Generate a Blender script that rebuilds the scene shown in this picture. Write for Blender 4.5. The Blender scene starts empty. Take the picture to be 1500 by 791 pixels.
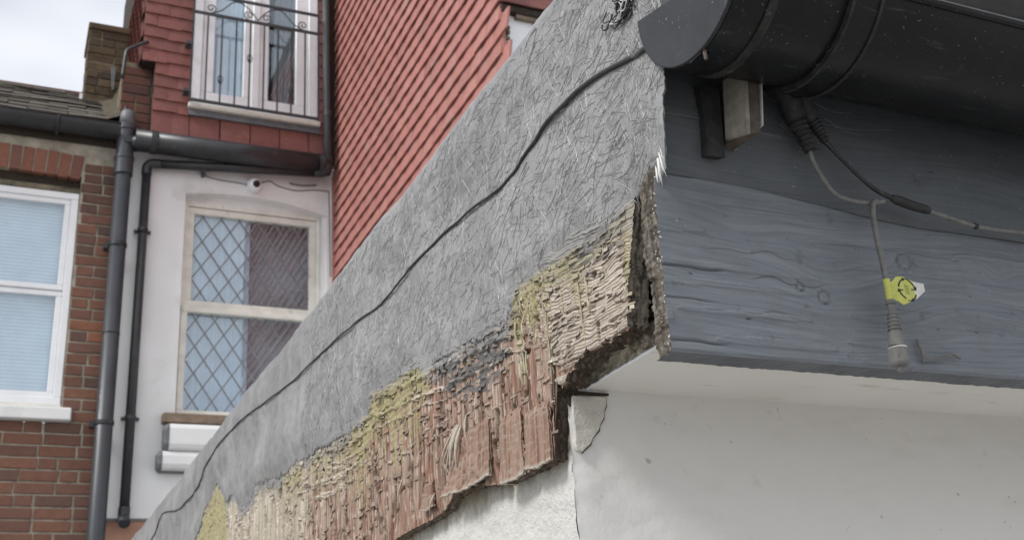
import bpy, math, random
import numpy as np
from mathutils import Matrix, Vector
random.seed(7)
rng = np.random.default_rng(11)
SC = bpy.context.scene
COL = SC.collection
R = math.radians

# ------------------------------------------------------------------ camera
cd = bpy.data.cameras.new('camera'); cam = bpy.data.objects.new('camera', cd); COL.objects.link(cam)
cd.sensor_width = 36.0; cd.lens = 39.42; cd.clip_start = 0.02; cd.clip_end = 500
Fw = Vector((0.39589, 0.83638, 0.37913)); Rt = Vector((0.91293, -0.40305, -0.06415)); Up = Vector((-0.09916, -0.37152, 0.92312))
m4 = Matrix((Rt, Up, -Fw)).transposed().to_4x4(); m4.translation = Vector((0, 0, 2.0))
cam.matrix_world = m4
cd.dof.use_dof = True; cd.dof.focus_distance = 0.80; cd.dof.aperture_fstop = 24
SC.camera = cam

# ------------------------------------------------------------------ sky and sun
SUN_EL, SUN_AZ = 44.0, 257.0        # azimuth measured clockwise from +Y
W = bpy.data.worlds.new("World"); SC.world = W; W.use_nodes = True
nt = W.node_tree; N = nt.nodes; L = nt.links
bg = N['Background']; bg.inputs[1].default_value = 0.064
sky = N.new('ShaderNodeTexSky'); sky.sky_type = 'NISHITA'; sky.sun_disc = False
sky.sun_elevation = R(SUN_EL); sky.sun_rotation = R(SUN_AZ); sky.air_density = 1.0; sky.dust_density = .3; sky.ozone_density = 2.0
tc = N.new('ShaderNodeTexCoord')
nz = N.new('ShaderNodeTexNoise'); nz.inputs['Scale'].default_value = 1.5; nz.inputs['Detail'].default_value = 4; nz.inputs['Roughness'].default_value = .5
mp = N.new('ShaderNodeMapping'); mp.inputs['Scale'].default_value = (1, 1, 1.6); mp.inputs['Location'].default_value = (6.6, 2.05, 2.75)
cr = N.new('ShaderNodeValToRGB'); cr.color_ramp.elements[0].position = .40; cr.color_ramp.elements[1].position = .53; cr.color_ramp.elements[0].color = (.55, .55, .55, 1)
mx = N.new('ShaderNodeMix'); mx.data_type = 'RGBA'
mx.inputs['B'].default_value = (9.9, 10.1, 10.5, 1)
L.new(tc.outputs['Generated'], mp.inputs[0]); L.new(mp.outputs[0], nz.inputs['Vector']); L.new(nz.outputs[0], cr.inputs[0])
L.new(cr.outputs[0], mx.inputs['Factor']); L.new(sky.outputs[0], mx.inputs['A']); L.new(mx.outputs['Result'], bg.inputs[0])
sd = bpy.data.lights.new('sun', 'SUN'); sun = bpy.data.objects.new('sun', sd); COL.objects.link(sun)
sd.energy = 1.6; sd.angle = R(15); sd.color = (1, .985, .96)
sv = Vector((math.sin(R(SUN_AZ)) * math.cos(R(SUN_EL)), math.cos(R(SUN_AZ)) * math.cos(R(SUN_EL)), math.sin(R(SUN_EL))))
sun.rotation_euler = sv.to_track_quat('Z', 'Y').to_euler()
SC.view_settings.view_transform = 'Standard'; SC.view_settings.look = 'None'; SC.view_settings.gamma = 1
SC.view_settings.exposure = 0.80

# ------------------------------------------------------------------ helpers
def thing(name, label, cat, loc=(0, 0, 0), group=None):
    o = bpy.data.objects.new(name, None); COL.objects.link(o); o.location = loc
    o.empty_display_size = .1
    o['label'] = label; o['category'] = cat
    if group: o['group'] = group
    return o
def link(name, me, parent=None, loc=None, rot=None):
    o = bpy.data.objects.new(name, me); COL.objects.link(o)
    if parent is not None:
        o.parent = parent
    if loc is not None: o.location = loc
    if rot is not None: o.rotation_euler = rot
    return o
def tag(o, label=None, cat=None, kind=None, group=None):
    if label: o['label'] = label
    if cat: o['category'] = cat
    if kind: o['kind'] = kind
    if group: o['group'] = group
    return o
class MB:
    def __init__(s): s.v = []; s.f = []
    def quad(s, a, b, c, d):
        n = len(s.v); s.v += [a, b, c, d]; s.f.append((n, n + 1, n + 2, n + 3)); return s
    def box(s, x0, x1, y0, y1, z0, z1):
        return s.hexa([(x0, y0, z0), (x1, y0, z0), (x1, y1, z0), (x0, y1, z0), (x0, y0, z1), (x1, y0, z1), (x1, y1, z1), (x0, y1, z1)])
    def hexa(s, p):
        n = len(s.v); s.v += [tuple(q) for q in p]
        s.f += [(n + 3, n + 2, n + 1, n), (n + 4, n + 5, n + 6, n + 7), (n, n + 1, n + 5, n + 4), (n + 1, n + 2, n + 6, n + 5), (n + 2, n + 3, n + 7, n + 6), (n + 3, n, n + 4, n + 7)]
        return s
    def tube(s, pts, r, n=10, cap=True):
        pts = [Vector(p) for p in pts]; rs = r if hasattr(r, '__len__') else [r] * len(pts)
        b = len(s.v); prev = None
        for i, p in enumerate(pts):
            t = (pts[min(i + 1, len(pts) - 1)] - pts[max(i - 1, 0)]).normalized()
            if prev is None:
                u = t.orthogonal().normalized()
            else:
                u = (prev - t * prev.dot(t)).normalized()
            prev = u; w = t.cross(u)
            for k in range(n):
                a = 2 * math.pi * k / n
                s.v.append(tuple(p + (u * math.cos(a) + w * math.sin(a)) * rs[i]))
        for i in range(len(pts) - 1):
            for k in range(n):
                k2 = (k + 1) % n
                s.f.append((b + i * n + k, b + i * n + k2, b + (i + 1) * n + k2, b + (i + 1) * n + k))
        if cap:
            s.f.append(tuple(b + k for k in range(n))[::-1]); e = b + (len(pts) - 1) * n; s.f.append(tuple(e + k for k in range(n)))
        return s
    def prism(s, poly, axis, a, b):
        """poly in the two other axes, extruded along axis from a to b"""
        n = len(s.v); k = len(poly)
        for t in (a, b):
            for (p, q) in poly:
                s.v.append({'x': (t, p, q), 'y': (p, t, q), 'z': (p, q, t)}[axis])
        s.f.append(tuple(range(n, n + k))); s.f.append(tuple(range(n + 2 * k - 1, n + k - 1, -1)))
        for i in range(k):
            j = (i + 1) % k; s.f.append((n + i, n + k + i, n + k + j, n + j))
        return s
    def mesh(s, name, mat, smooth=False, bevel=0):
        me = bpy.data.meshes.new(name); me.from_pydata(s.v, [], s.f); me.validate(); 
        import bmesh
        bm = bmesh.new(); bm.from_mesh(me)
        bmesh.ops.recalc_face_normals(bm, faces=bm.faces)
        if bevel:
            bmesh.ops.bevel(bm, geom=list(bm.edges), offset=bevel, segments=1, affect='EDGES', clamp_overlap=True)
        bm.to_mesh(me); bm.free()
        if smooth: me.polygons.foreach_set('use_smooth', [True] * len(me.polygons))
        me.materials.append(mat); return me
    def build(s, name, mat, parent=None, smooth=False, bevel=0):
        return link(name, s.mesh(name, mat, smooth, bevel), parent)
def smooth_angle(o, deg=40):
    me = o.data
    me.polygons.foreach_set('use_smooth', [True] * len(me.polygons))
    try: me.set_sharp_from_angle(angle=R(deg))
    except Exception: pass
    return o
def np_mesh(name, co, quads, mat, colr=None, smooth=True):
    me = bpy.data.meshes.new(name)
    co = np.asarray(co, np.float32).reshape(-1, 3); q = np.asarray(quads, np.int32).reshape(-1, 4)
    me.vertices.add(len(co)); me.vertices.foreach_set('co', co.ravel())
    me.loops.add(q.size); me.loops.foreach_set('vertex_index', q.ravel())
    me.polygons.add(len(q)); me.polygons.foreach_set('loop_start', np.arange(0, q.size, 4, dtype=np.int32))
    try: me.polygons.foreach_set('loop_total', np.full(len(q), 4, np.int32))
    except Exception: pass
    if smooth: me.polygons.foreach_set('use_smooth', np.ones(len(q), bool))
    me.update(calc_edges=True)
    if colr is not None:
        ca = me.color_attributes.new('col', 'FLOAT_COLOR', 'POINT')
        c4 = np.ones((len(co), 4), np.float32); c4[:, :3] = colr.reshape(-1, 3); ca.data.foreach_set('color', c4.ravel())
    me.materials.append(mat); return me
def grid_quads(nu, nv, flip=False):
    i = np.arange(nu - 1)[:, None] * nv + np.arange(nv - 1)[None, :]
    q = np.stack([i, i + nv, i + nv + 1, i + 1], -1).reshape(-1, 4)
    return q[:, ::-1] if flip else q
def spline(pts, n=6):
    pts = [Vector(p) for p in pts]; out = []
    for i in range(len(pts) - 1):
        p0 = pts[max(i - 1, 0)]; p1 = pts[i]; p2 = pts[i + 1]; p3 = pts[min(i + 2, len(pts) - 1)]
        for k in range(n):
            t = k / n
            out.append(.5 * ((2 * p1) + (p2 - p0) * t + (2 * p0 - 5 * p1 + 4 * p2 - p3) * t * t + (3 * p1 - p0 - 3 * p2 + p3) * t ** 3))
    out.append(pts[-1]); return out
# --- numpy noise
def _h(ix, iy, s):
    n = (ix.astype(np.int64) * 374761393 + iy.astype(np.int64) * 668265263 + s * 974711) & 0x7fffffff
    n = ((n ^ (n >> 13)) * 1274126177) & 0x7fffffff
    return ((n ^ (n >> 16)) & 0xffff) / 65535.0
def vn(x, y, s=0):
    x, y = np.broadcast_arrays(np.asarray(x, float), np.asarray(y, float))
    ix = np.floor(x); iy = np.floor(y); fx = x - ix; fy = y - iy
    fx = fx * fx * fx * (fx * (fx * 6 - 15) + 10); fy = fy * fy * fy * (fy * (fy * 6 - 15) + 10)
    a = _h(ix, iy, s); b = _h(ix + 1, iy, s); c = _h(ix, iy + 1, s); d = _h(ix + 1, iy + 1, s)
    return a + (b - a) * fx + (c - a) * fy + (a - b - c + d) * fx * fy
def fbm(x, y, s=0, o=4, g=.5):
    t = 0; a = 1; n = 0
    for k in range(o):
        t = t + a * vn(x * 2 ** k, y * 2 ** k, s + 17 * k); n += a; a *= g
    return t / n
def sst(a, b, x):
    t = np.clip((x - a) / (b - a), 0, 1); return t * t * (3 - 2 * t)
def mix3(c, col, w): return c + (np.asarray(col) - c) * w[..., None]

# ------------------------------------------------------------------ materials
class NT:
    def __init__(s, name):
        s.m = bpy.data.materials.new(name); s.m.use_nodes = True; s.t = s.m.node_tree
        s.b = s.t.nodes['Principled BSDF']; s.geo = s.n('NewGeometry'); s.pos = s.geo.outputs['Position']
    def n(s, typ, **kw):
        o = s.t.nodes.new('ShaderNode' + typ)
        for k, v in kw.items(): setattr(o, k, v)
        return o
    def l(s, a, b): s.t.links.new(a, b)
    def map(s, scale=(1, 1, 1), rot=(0, 0, 0), src=None):
        m = s.n('Mapping'); m.inputs['Scale'].default_value = scale; m.inputs['Rotation'].default_value = rot
        s.l(src or s.pos, m.inputs[0]); return m.outputs[0]
    def noise(s, scale, detail=4, rough=.55, vec=None, dist=0):
        o = s.n('TexNoise'); o.inputs['Scale'].default_value = scale; o.inputs['Detail'].default_value = detail
        o.inputs['Roughness'].default_value = rough; o.inputs['Distortion'].default_value = dist
        s.l(vec or s.pos, o.inputs['Vector']); return o.outputs[0]
    def ramp(s, src, stops):
        o = s.n('ValToRGB'); e = o.color_ramp.elements
        while len(e) < len(stops): e.new(.5)
        for i, (p, c) in enumerate(stops):
            e[i].position = p; e[i].color = (c, c, c, 1) if not hasattr(c, '__len__') else (*c, 1)
        s.l(src, o.inputs[0]); return o.outputs[0]
    def mix(s, f, a, b, mode='MIX'):
        o = s.n('Mix', data_type='RGBA', blend_type=mode)
        for k, v in (('Factor', f), ('A', a), ('B', b)):
            i = o.inputs[k]
            if hasattr(v, 'is_output') or isinstance(v, bpy.types.NodeSocket): s.l(v, i)
            elif hasattr(v, '__len__'): i.default_value = (*v, 1)
            else: i.default_value = v
        return o.outputs['Result']
    def math(s, op, a, b=0.0):
        o = s.n('Math', operation=op)
        for i, v in enumerate((a, b)):
            if isinstance(v, bpy.types.NodeSocket): s.l(v, o.inputs[i])
            else: o.inputs[i].default_value = v
        return o.outputs[0]
    def bump(s, h, strength=.5, dist=.002, prev=None):
        o = s.n('Bump'); o.inputs['Strength'].default_value = strength; o.inputs['Distance'].default_value = dist
        s.l(h, o.inputs['Height'])
        if prev is not None: s.l(prev, o.inputs['Normal'])
        s.l(o.outputs[0], s.b.inputs['Normal']); return o.outputs[0]
    def base(s, c):
        if isinstance(c, bpy.types.NodeSocket): s.l(c, s.b.inputs['Base Color'])
        else: s.b.inputs['Base Color'].default_value = (*c, 1)
    def set(s, rough=.7, spec=.5, metal=0):
        s.b.inputs['Roughness'].default_value = rough; s.b.inputs['Specular IOR Level'].default_value = spec; s.b.inputs['Metallic'].default_value = metal
        return s
def simple(name, c, rough=.6, spec=.4, var=.25, scale=30, bump=0, bscale=200, bd=.001, dirt=None):
    t = NT(name); t.set(rough, spec)
    n1 = t.noise(scale, 6)
    k = t.ramp(n1, [(.3, tuple(x * (1 - var) for x in c)), (.7, tuple(min(1, x * (1 + var)) for x in c))])
    if dirt:
        n2 = t.noise(dirt[1], 7, .65)
        k = t.mix(t.ramp(n2, [(dirt[2], 0), (dirt[2] + .15, 1)]), k, dirt[0])
    t.base(k)
    if bump: t.bump(t.noise(bscale, 5), bump, bd)
    return t.m
M = {}
M['white_paint'] = simple('white_paint', (.74, .74, .74), .55, .3, .06, 3, .25, 90, .002, ((.55, .54, .52), 2.2, .58))
M['upvc'] = simple('upvc', (.78, .79, .81), .3, .5, .05, 8, dirt=((.5, .49, .45), 9, .66))
M['old_white'] = simple('old_white', (.70, .68, .62), .5, .4, .1, 12, .2, 120, .001, ((.42, .38, .3), 14, .6))
M['black_pipe'] = simple('black_pipe', (.024, .025, .028), .38, .5, .3, 12, .15, 60, .001, ((.10, .10, .10), 18, .62))
M['grey_pipe'] = simple('grey_pipe', (.042, .046, .054), .45, .5, .15, 10, .1, 60, .001, ((.05, .05, .05), 9, .6))
M['iron'] = simple('iron', (.028, .029, .032), .45, .5, .3, 60)
M['lead'] = simple('lead', (.13, .135, .145), .5, .5, .25, 20, .2, 80, .002)
M['dark_wood'] = simple('dark_wood', (.045, .036, .028), .85, .2, .5, 90, .8, 300, .003)
M['brown_sill'] = simple('brown_sill', (.21, .155, .115), .75, .3, .3, 18, .3, 120, .002)
M['mortar'] = simple('mortar', (.34, .31, .255), .95, .1, .3, 14, .6, 140, .004, ((.14, .12, .09), 5, .55))
M['mortar_dark'] = simple('mortar_dark', (.19, .165, .115), .95, .1, .35, 14, .6, 140, .004, ((.07, .065, .05), 5, .5))
M['pink_wall'] = simple('pink_wall', (.42, .23, .17), .85, .2, .2, 8, .3, 90, .002)
M['concrete'] = simple('concrete', (.34, .33, .315), .95, .1, .3, 3, .5, 60, .004)
M['interior'] = simple('interior', (.03, .032, .035), .9, .1, .3, 4)
M['curtain'] = simple('curtain', (.68, .76, .82), .9, .1, .08, 5)
M['fillet'] = simple('fillet', (.10, .085, .062), .95, .1, .35, 20, .6, 120, .003, ((.045, .04, .032), 12, .5))
M['room'] = simple('room', (.40, .41, .43), .9, .1, .3, 4)
M['lead_came'] = simple('lead_came', (.20, .205, .22), .6, .4, .2, 40)
M['cable_black'] = simple('cable_black', (.026, .026, .027), .5, .4, .4, 120, .3, 400, .0004, ((.13, .12, .1), 70, .6))
M['cable_grey'] = simple('cable_grey', (.15, .148, .142), .55, .35, .25, 150, .2, 900, .0003, ((.07, .068, .062), 90, .58))
M['plug_dark'] = simple('plug_dark', (.03, .03, .031), .6, .3, .4, 200, .2, 700, .0004)
M['plug_grey'] = simple('plug_grey', (.155, .15, .145), .65, .3, .2, 160, .3, 900, .0004, ((.08, .072, .06), 120, .6))
M['yellow'] = simple('yellow', (.50, .51, .12), .5, .4, .1, 200, dirt=((.45, .42, .1), 160, .6))
M['tagwhite'] = simple('tagwhite', (.62, .61, .58), .5, .4, .1, 200)
M['ink'] = simple('ink', (.02, .02, .02), .6, .3, .2, 100)
M['packer'] = simple('packer', (.27, .25, .215), .85, .2, .25, 130, .5, 500, .001, ((.15, .12, .09), 90, .6))
M['packer_dark'] = simple('packer_dark', (.10, .082, .068), .85, .2, .35, 130, .5, 500, .001)
M['web'] = simple('web', (.2, .2, .2), .8, .1, .1, 50)
M['splinter'] = simple('splinter', (.42, .37, .31), .8, .2, .2, 200, .4, 900, .0005)
M['fraypale'] = simple('fraypale', (.62, .62, .60), .45, .5, .1, 300)
M['resin'] = simple('resin', (.34, .305, .19), .45, .5, .2, 150, .3, 500, .0006)
M['winged_white'] = simple('winged_white', (.78, .80, .84), .5, .3, .05, 3, .1, 50, .001)

def mat_instance(name, stops, rough=.85, bump=.5, bd=.003, bscale=90, soot=None, spec=.25):
    t = NT(name); t.set(rough, spec)
    oi = t.n('ObjectInfo')
    c = t.ramp(oi.outputs['Random'], stops)
    n = t.noise(35, 6, .65)
    c = t.mix(t.ramp(n, [(.3, 0.0), (.75, .55)]), c, tuple(.55 * x for x in stops[len(stops) // 2][1]))
    if soot: c = t.mix(t.ramp(t.noise(soot[1], 6, .6), [(soot[2], 0), (soot[2] + .2, .85)]), c, soot[0])
    t.base(c); t.bump(t.noise(bscale, 6, .65), bump, bd)
    return t.m
M['brick'] = mat_instance('brick', [(0, (.18, .088, .062)), (.25, (.235, .112, .074)), (.5, (.20, .10, .072)), (.7, (.135, .08, .066)), (.85, (.30, .125, .07)), (1, (.12, .076, .064))], soot=((.06, .045, .04), 3.5, .56))
M['arch_brick'] = mat_instance('arch_brick', [(0, (.25, .11, .075)), (.4, (.30, .135, .09)), (.7, (.19, .09, .07)), (1, (.29, .17, .125))])
M['stock_brick'] = mat_instance('stock_brick', [(0, (.085, .062, .042)), (.4, (.13, .088, .052)), (.7, (.07, .055, .042)), (1, (.17, .12, .07))], soot=((.03, .028, .022), 6, .5))
M['pier_brick'] = mat_instance('pier_brick', [(0, (.11, .05, .04)), (.5, (.15, .065, .05)), (1, (.09, .045, .04))], soot=((.04, .03, .03), 6, .5))
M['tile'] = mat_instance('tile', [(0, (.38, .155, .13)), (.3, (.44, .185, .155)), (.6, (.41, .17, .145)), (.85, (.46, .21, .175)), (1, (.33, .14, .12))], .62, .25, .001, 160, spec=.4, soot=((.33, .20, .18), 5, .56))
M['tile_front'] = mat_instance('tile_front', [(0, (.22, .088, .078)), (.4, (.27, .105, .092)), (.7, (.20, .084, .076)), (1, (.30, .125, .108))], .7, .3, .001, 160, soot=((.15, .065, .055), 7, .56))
M['slate'] = mat_instance('slate', [(0, (.115, .105, .09)), (.4, (.155, .142, .122)), (.7, (.09, .082, .07)), (1, (.19, .175, .15))], .9, .6, .004, 60, soot=((.06, .055, .035), 9, .5))

def m_render(name, c, coarse, stain):
    t = NT(name); t.set(.8, .25)
    k = t.ramp(t.noise(5, 7, .6), [(.3, tuple(x * .93 for x in c)), (.7, c)])
    k = t.mix(t.ramp(t.noise(38, 5, .6), [(.64, 0), (.74, .35)]), k, (.45, .42, .36)); k = t.mix(t.ramp(t.noise(95, 2, .5), [(.73, 0), (.77, .6)]), k, (.33, .26, .19)); k = t.mix(t.ramp(t.noise(1, 6, .6, t.map((9, 1, 30))), [(.55, 0), (.75, .22)]), k, (.5, .48, .43))
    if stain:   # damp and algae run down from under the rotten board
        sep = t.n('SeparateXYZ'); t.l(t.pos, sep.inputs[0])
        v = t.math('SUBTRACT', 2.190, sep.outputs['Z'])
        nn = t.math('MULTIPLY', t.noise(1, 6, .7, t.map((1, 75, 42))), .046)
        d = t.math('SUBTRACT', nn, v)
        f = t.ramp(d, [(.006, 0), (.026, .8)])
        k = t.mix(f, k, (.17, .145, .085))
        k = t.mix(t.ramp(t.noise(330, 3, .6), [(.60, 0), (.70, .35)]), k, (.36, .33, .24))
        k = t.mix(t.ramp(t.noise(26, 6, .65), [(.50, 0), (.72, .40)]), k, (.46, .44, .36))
    t.base(k)
    n1 = t.noise(170 if coarse else 110, 5, .6); n2 = t.noise(520, 4, .6)
    b = t.bump(t.noise(30, 3, .5), .0 if coarse else .18, .003); b = t.bump(n1, .7 if coarse else .3, .004 if coarse else .0018, b)
    t.bump(n2, .5 if coarse else .2, .0016 if coarse else .0006, b)
    return t.m
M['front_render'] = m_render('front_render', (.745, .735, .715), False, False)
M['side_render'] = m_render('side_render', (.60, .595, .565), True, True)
M['fragment'] = simple('fragment', (.56, .54, .49), .85, .2, .15, 60, .7, 260, .002, ((.33, .30, .22), 60, .58))
def m_soffit():
    t = NT('soffit_paint'); t.set(.6, .3)
    k = t.ramp(t.noise(6, 6), [(.3, (.70, .67, .63)), (.7, (.77, .745, .71))])
    s = t.noise(1, 6, .6, t.map((9, 55, 1)))
    k = t.mix(t.ramp(s, [(.60, 0), (.70, .6)]), k, (.48, .38, .27))
    t.base(k); t.bump(t.noise(160, 5), .15, .001); return t.m
M['soffit'] = m_soffit()
M['soffit_edge'] = simple('soffit_edge', (.46, .42, .34), .95, .1, .6, 120, .8, 320, .003, ((.16, .14, .10), 70, .52))

def m_fascia():
    t = NT('fascia_paint'); t.set(.5, .25)
    at = t.n('Attribute'); at.attribute_name = 'col'; sa = t.n('SeparateColor'); t.l(at.outputs['Color'], sa.inputs[0])
    sp_ = t.n('SeparateXYZ'); t.l(t.pos, sp_.inputs[0])
    def gn(kx, kz, det, rough=.6):
        c = t.n('CombineXYZ'); t.l(t.math('MULTIPLY', sp_.outputs['X'], kx), c.inputs[0]); t.l(t.math('MULTIPLY', sa.outputs[0], kz), c.inputs[2])
        return t.noise(1, det, rough, c.outputs[0])
    fine = gn(14, 190, 5, .65); mid = gn(5, 46, 4); lines = gn(7, 95, 2)
    k = t.ramp(fine, [(.30, (.118, .131, .148)), (.5, (.163, .180, .202)), (.72, (.203, .222, .244))])
    k = t.mix(t.ramp(lines, [(.58, 0), (.68, .28)]), k, (.085, .094, .106))
    k = t.mix(t.ramp(mid, [(.50, 0), (.72, .45)]), k, (.235, .252, .265))
    k = t.mix(sa.outputs[1], k, (.028, .03, .033))  # cracks and knots; on the cover board, painted gutter shade
    k = t.mix(t.ramp(t.noise(13, 6, .65), [(.46, 0), (.68, .55)]), k, (.115, .122, .13))
    k = t.mix(t.ramp(t.noise(60, 6, .7), [(.60, 0), (.70, .5)]), k, (.06, .065, .07))
    k = t.mix(t.ramp(t.noise(1, 3, .5, t.map((70, 1, 330))), [(.72, 0), (.75, .85)]), k, (.03, .03, .032))
    k = t.mix(t.ramp(t.noise(300, 2, .5), [(.71, 0), (.76, .6)]), k, (.30, .30, .29))
    t.base(k); t.l(t.ramp(fine, [(.3, .62), (.7, .42)]), t.b.inputs['Roughness'])
    b = t.bump(fine, .28, .0008); b = t.bump(lines, .18, .0006, b); t.bump(t.noise(800, 3), .12, .0003, b)
    return t.m
M['fascia'] = m_fascia()
M['cover_shade'] = simple('cover_shade', (.052, .056, .062), .42, .4, .3, 22, .35, 260, .0012, ((.11, .118, .126), 34, .57))  # fascia cover tone with the gutter's shade painted in
M['fascia_dark'] = simple('fascia_dark', (.085, .093, .103), .55, .4, .25, 40, .4, 300, .001)

def m_gutter():
    t = NT('gutter_plastic'); t.set(.5, .22)
    k = t.ramp(t.noise(25, 6, .6), [(.3, (.005, .0052, .0056)), (.75, (.010, .0103, .0108))])
    k = t.mix(t.ramp(t.noise(120, 6, .7), [(.60, 0), (.78, .5)]), k, (.055, .053, .05))
    k = t.mix(t.ramp(t.noise(1, 4, .6, t.map((30, 300, 90), (.5, .3, .4))), [(.62, 0), (.70, .5)]), k, (.05, .05, .05)); k = t.mix(t.ramp(t.noise(420, 2, .5), [(.70, 0), (.74, .7)]), k, (.16, .155, .145))
    t.base(k); t.l(t.ramp(t.noise(14, 5, .6), [(.3, .26), (.7, .48)]), t.b.inputs['Roughness'])
    t.bump(t.noise(45, 5), .12, .001); return t.m
M['gutter'] = m_gutter()
def m_cap():
    t = NT('cap'); t.set(.45, .35)
    k = t.ramp(t.noise(40, 6, .6), [(.3, (.012, .0135, .017)), (.7, (.022, .024, .028))])
    k = t.mix(t.ramp(t.noise(1, 3, .6, t.map((1, 60, 420), (0, 0, 0), t.map((1, 1, 1), (R(35), 0, 0)))), [(.66, 0), (.72, .6)]), k, (.10, .10, .105))
    k = t.mix(t.ramp(t.noise(1, 3, .6, t.map((1, 300, 40), (0, 0, 0), t.map((1, 1, 1), (R(-15), 0, 0)))), [(.68, 0), (.73, .6)]), k, (.11, .11, .11))
    k = t.mix(t.ramp(t.noise(330, 2, .5), [(.69, 0), (.73, .8)]), k, (.20, .195, .18))
    k = t.mix(t.ramp(t.noise(28, 5, .6), [(.55, 0), (.7, .35)]), k, (.05, .05, .052))
    t.base(k); return t.m
M['cap'] = m_cap()
M['seal'] = simple('seal', (.022, .021, .02), .7, .3, .5, 120, .6, 400, .001, ((.17, .155, .13), 110, .60))

def m_grp(name, fibre=True):
    t = NT(name); t.set(.5, .5)
    lay = None
    for i, (an, sc) in enumerate([(10, 900), (47, 760), (80, 980), (118, 820), (150, 900), (172, 700)]):
        v = t.map((1, sc * .032, sc), (0, 0, 0), t.map((1, 1, 1), (R(an), 0, 0)))
        n = t.ramp(t.noise(.85, 2, .5, v, .35), [(.52, 0), (.70, 1)])
        lay = n if lay is None else t.math('MAXIMUM', lay, n)
    k = t.ramp(t.noise(9, 7, .62), [(.28, (.165, .165, .169)), (.5, (.235, .235, .238)), (.72, (.305, .305, .305))])
    k = t.mix(t.ramp(t.noise(1, 6, .6, t.map((1, 26, 7))), [(.46, 0), (.68, .6)]), k, (.15, .15, .156)); k = t.mix(t.ramp(t.noise(1, 5, .6, t.map((1, 30, 5))), [(.52, 0), (.72, .4)]), k, (.36, .36, .355))
    k = t.mix(t.ramp(t.noise(70, 6, .65), [(.58, 0), (.75, .35)]), k, (.37, .37, .365))
    sep = t.n('SeparateXYZ'); t.l(t.pos, sep.inputs[0]); near = t.n('MapRange'); near.inputs[1].default_value = .85; near.inputs[2].default_value = 1.7; near.inputs[3].default_value = 1; near.inputs[4].default_value = .12; t.l(sep.outputs['Y'], near.inputs[0]); lay = t.math('MULTIPLY', lay, near.outputs[0])
    k = t.mix(t.math('MULTIPLY', lay, .18), k, (.40, .40, .398)); k = t.mix(t.ramp(t.noise(230, 4, .7), [(.56, 0), (.72, .35)]), k, (.13, .13, .133))
    t.base(k)
    b = t.bump(t.noise(75, 5, .6), .35, .003); b = t.bump(lay, .22, .0008, b); t.bump(t.noise(900, 3), .2, .0004, b)
    return t.m
M['grp'] = m_grp('grey_fibreglass')
def m_strand():
    t = NT('strand'); t.set(.34, .6); a = t.n('Attribute'); a.attribute_name = 'col'; t.base(a.outputs['Color']); return t.m
M['strand'] = m_strand()
M['whisker'] = simple('whisker', (.24, .24, .24), .42, .5, .25, 160)
def m_attr(name, rough=.92, spec=.08, bump=True):
    t = NT(name); t.set(rough, spec)
    a = t.n('Attribute'); a.attribute_name = 'col'
    c = t.mix(t.ramp(t.noise(260, 6, .7), [(.3, .0), (.75, .38)]), a.outputs['Color'], (.09, .065, .05))
    t.base(c)
    if bump:
        b = t.bump(t.noise(420, 5, .65), .45, .0012); t.bump(t.noise(1, 4, .6, t.map((1, 1400, 90))), .35, .0006, b)
    return t.m
M['wood'] = m_attr('rotten_wood')

def m_glass(name, tint, spread=.0):
    t = NT(name); t.set(.03, .5)
    nd = t.t.nodes; out = nd['Material Output']
    gl = nd.new('ShaderNodeBsdfGlossy'); gl.inputs['Roughness'].default_value = .02; gl.inputs['Color'].default_value = (.9, .95, 1, 1)
    tr = nd.new('ShaderNodeBsdfTransparent'); tr.inputs['Color'].default_value = (*tint, 1)
    mxs = nd.new('ShaderNodeMixShader'); lw = nd.new('ShaderNodeLayerWeight'); lw.inputs['Blend'].default_value = .5; fac = t.math('ADD', t.math('MULTIPLY', t.math('POWER', lw.outputs['Facing'], 4.0), .8), .10)
    b = t.n('Bump'); b.inputs['Strength'].default_value = .012; b.inputs['Distance'].default_value = .02
    t.l(t.noise(5, 2), b.inputs['Height']); t.l(b.outputs[0], gl.inputs['Normal'])
    t.l(fac, mxs.inputs[0]); t.l(tr.outputs[0], mxs.inputs[1]); t.l(gl.outputs[0], mxs.inputs[2]); t.l(mxs.outputs[0], out.inputs[0])
    return t.m
M['glass'] = m_glass('window_glass', (.92, .95, .97))

# ------------------------------------------------------------------ ground
g = MB().quad((-60, -60, 0), (60, -60, 0), (60, 60, 0), (-60, 60, 0)).build('ground', M['concrete']); tag(g, 'pale concrete yard between the houses', 'ground', 'structure')

# ================================================================== EXTENSION
EX = thing('extension_building', 'white rendered flat roofed extension with peeling rotten board along its side', 'building', (.386, .733, 0))
def P(o):        # keep world coordinates under an Empty that is not at the origin
    o.matrix_parent_inverse = o.parent.matrix_basis.inverted() if o.parent.parent is None else o.matrix_parent_inverse
    return o
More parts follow.
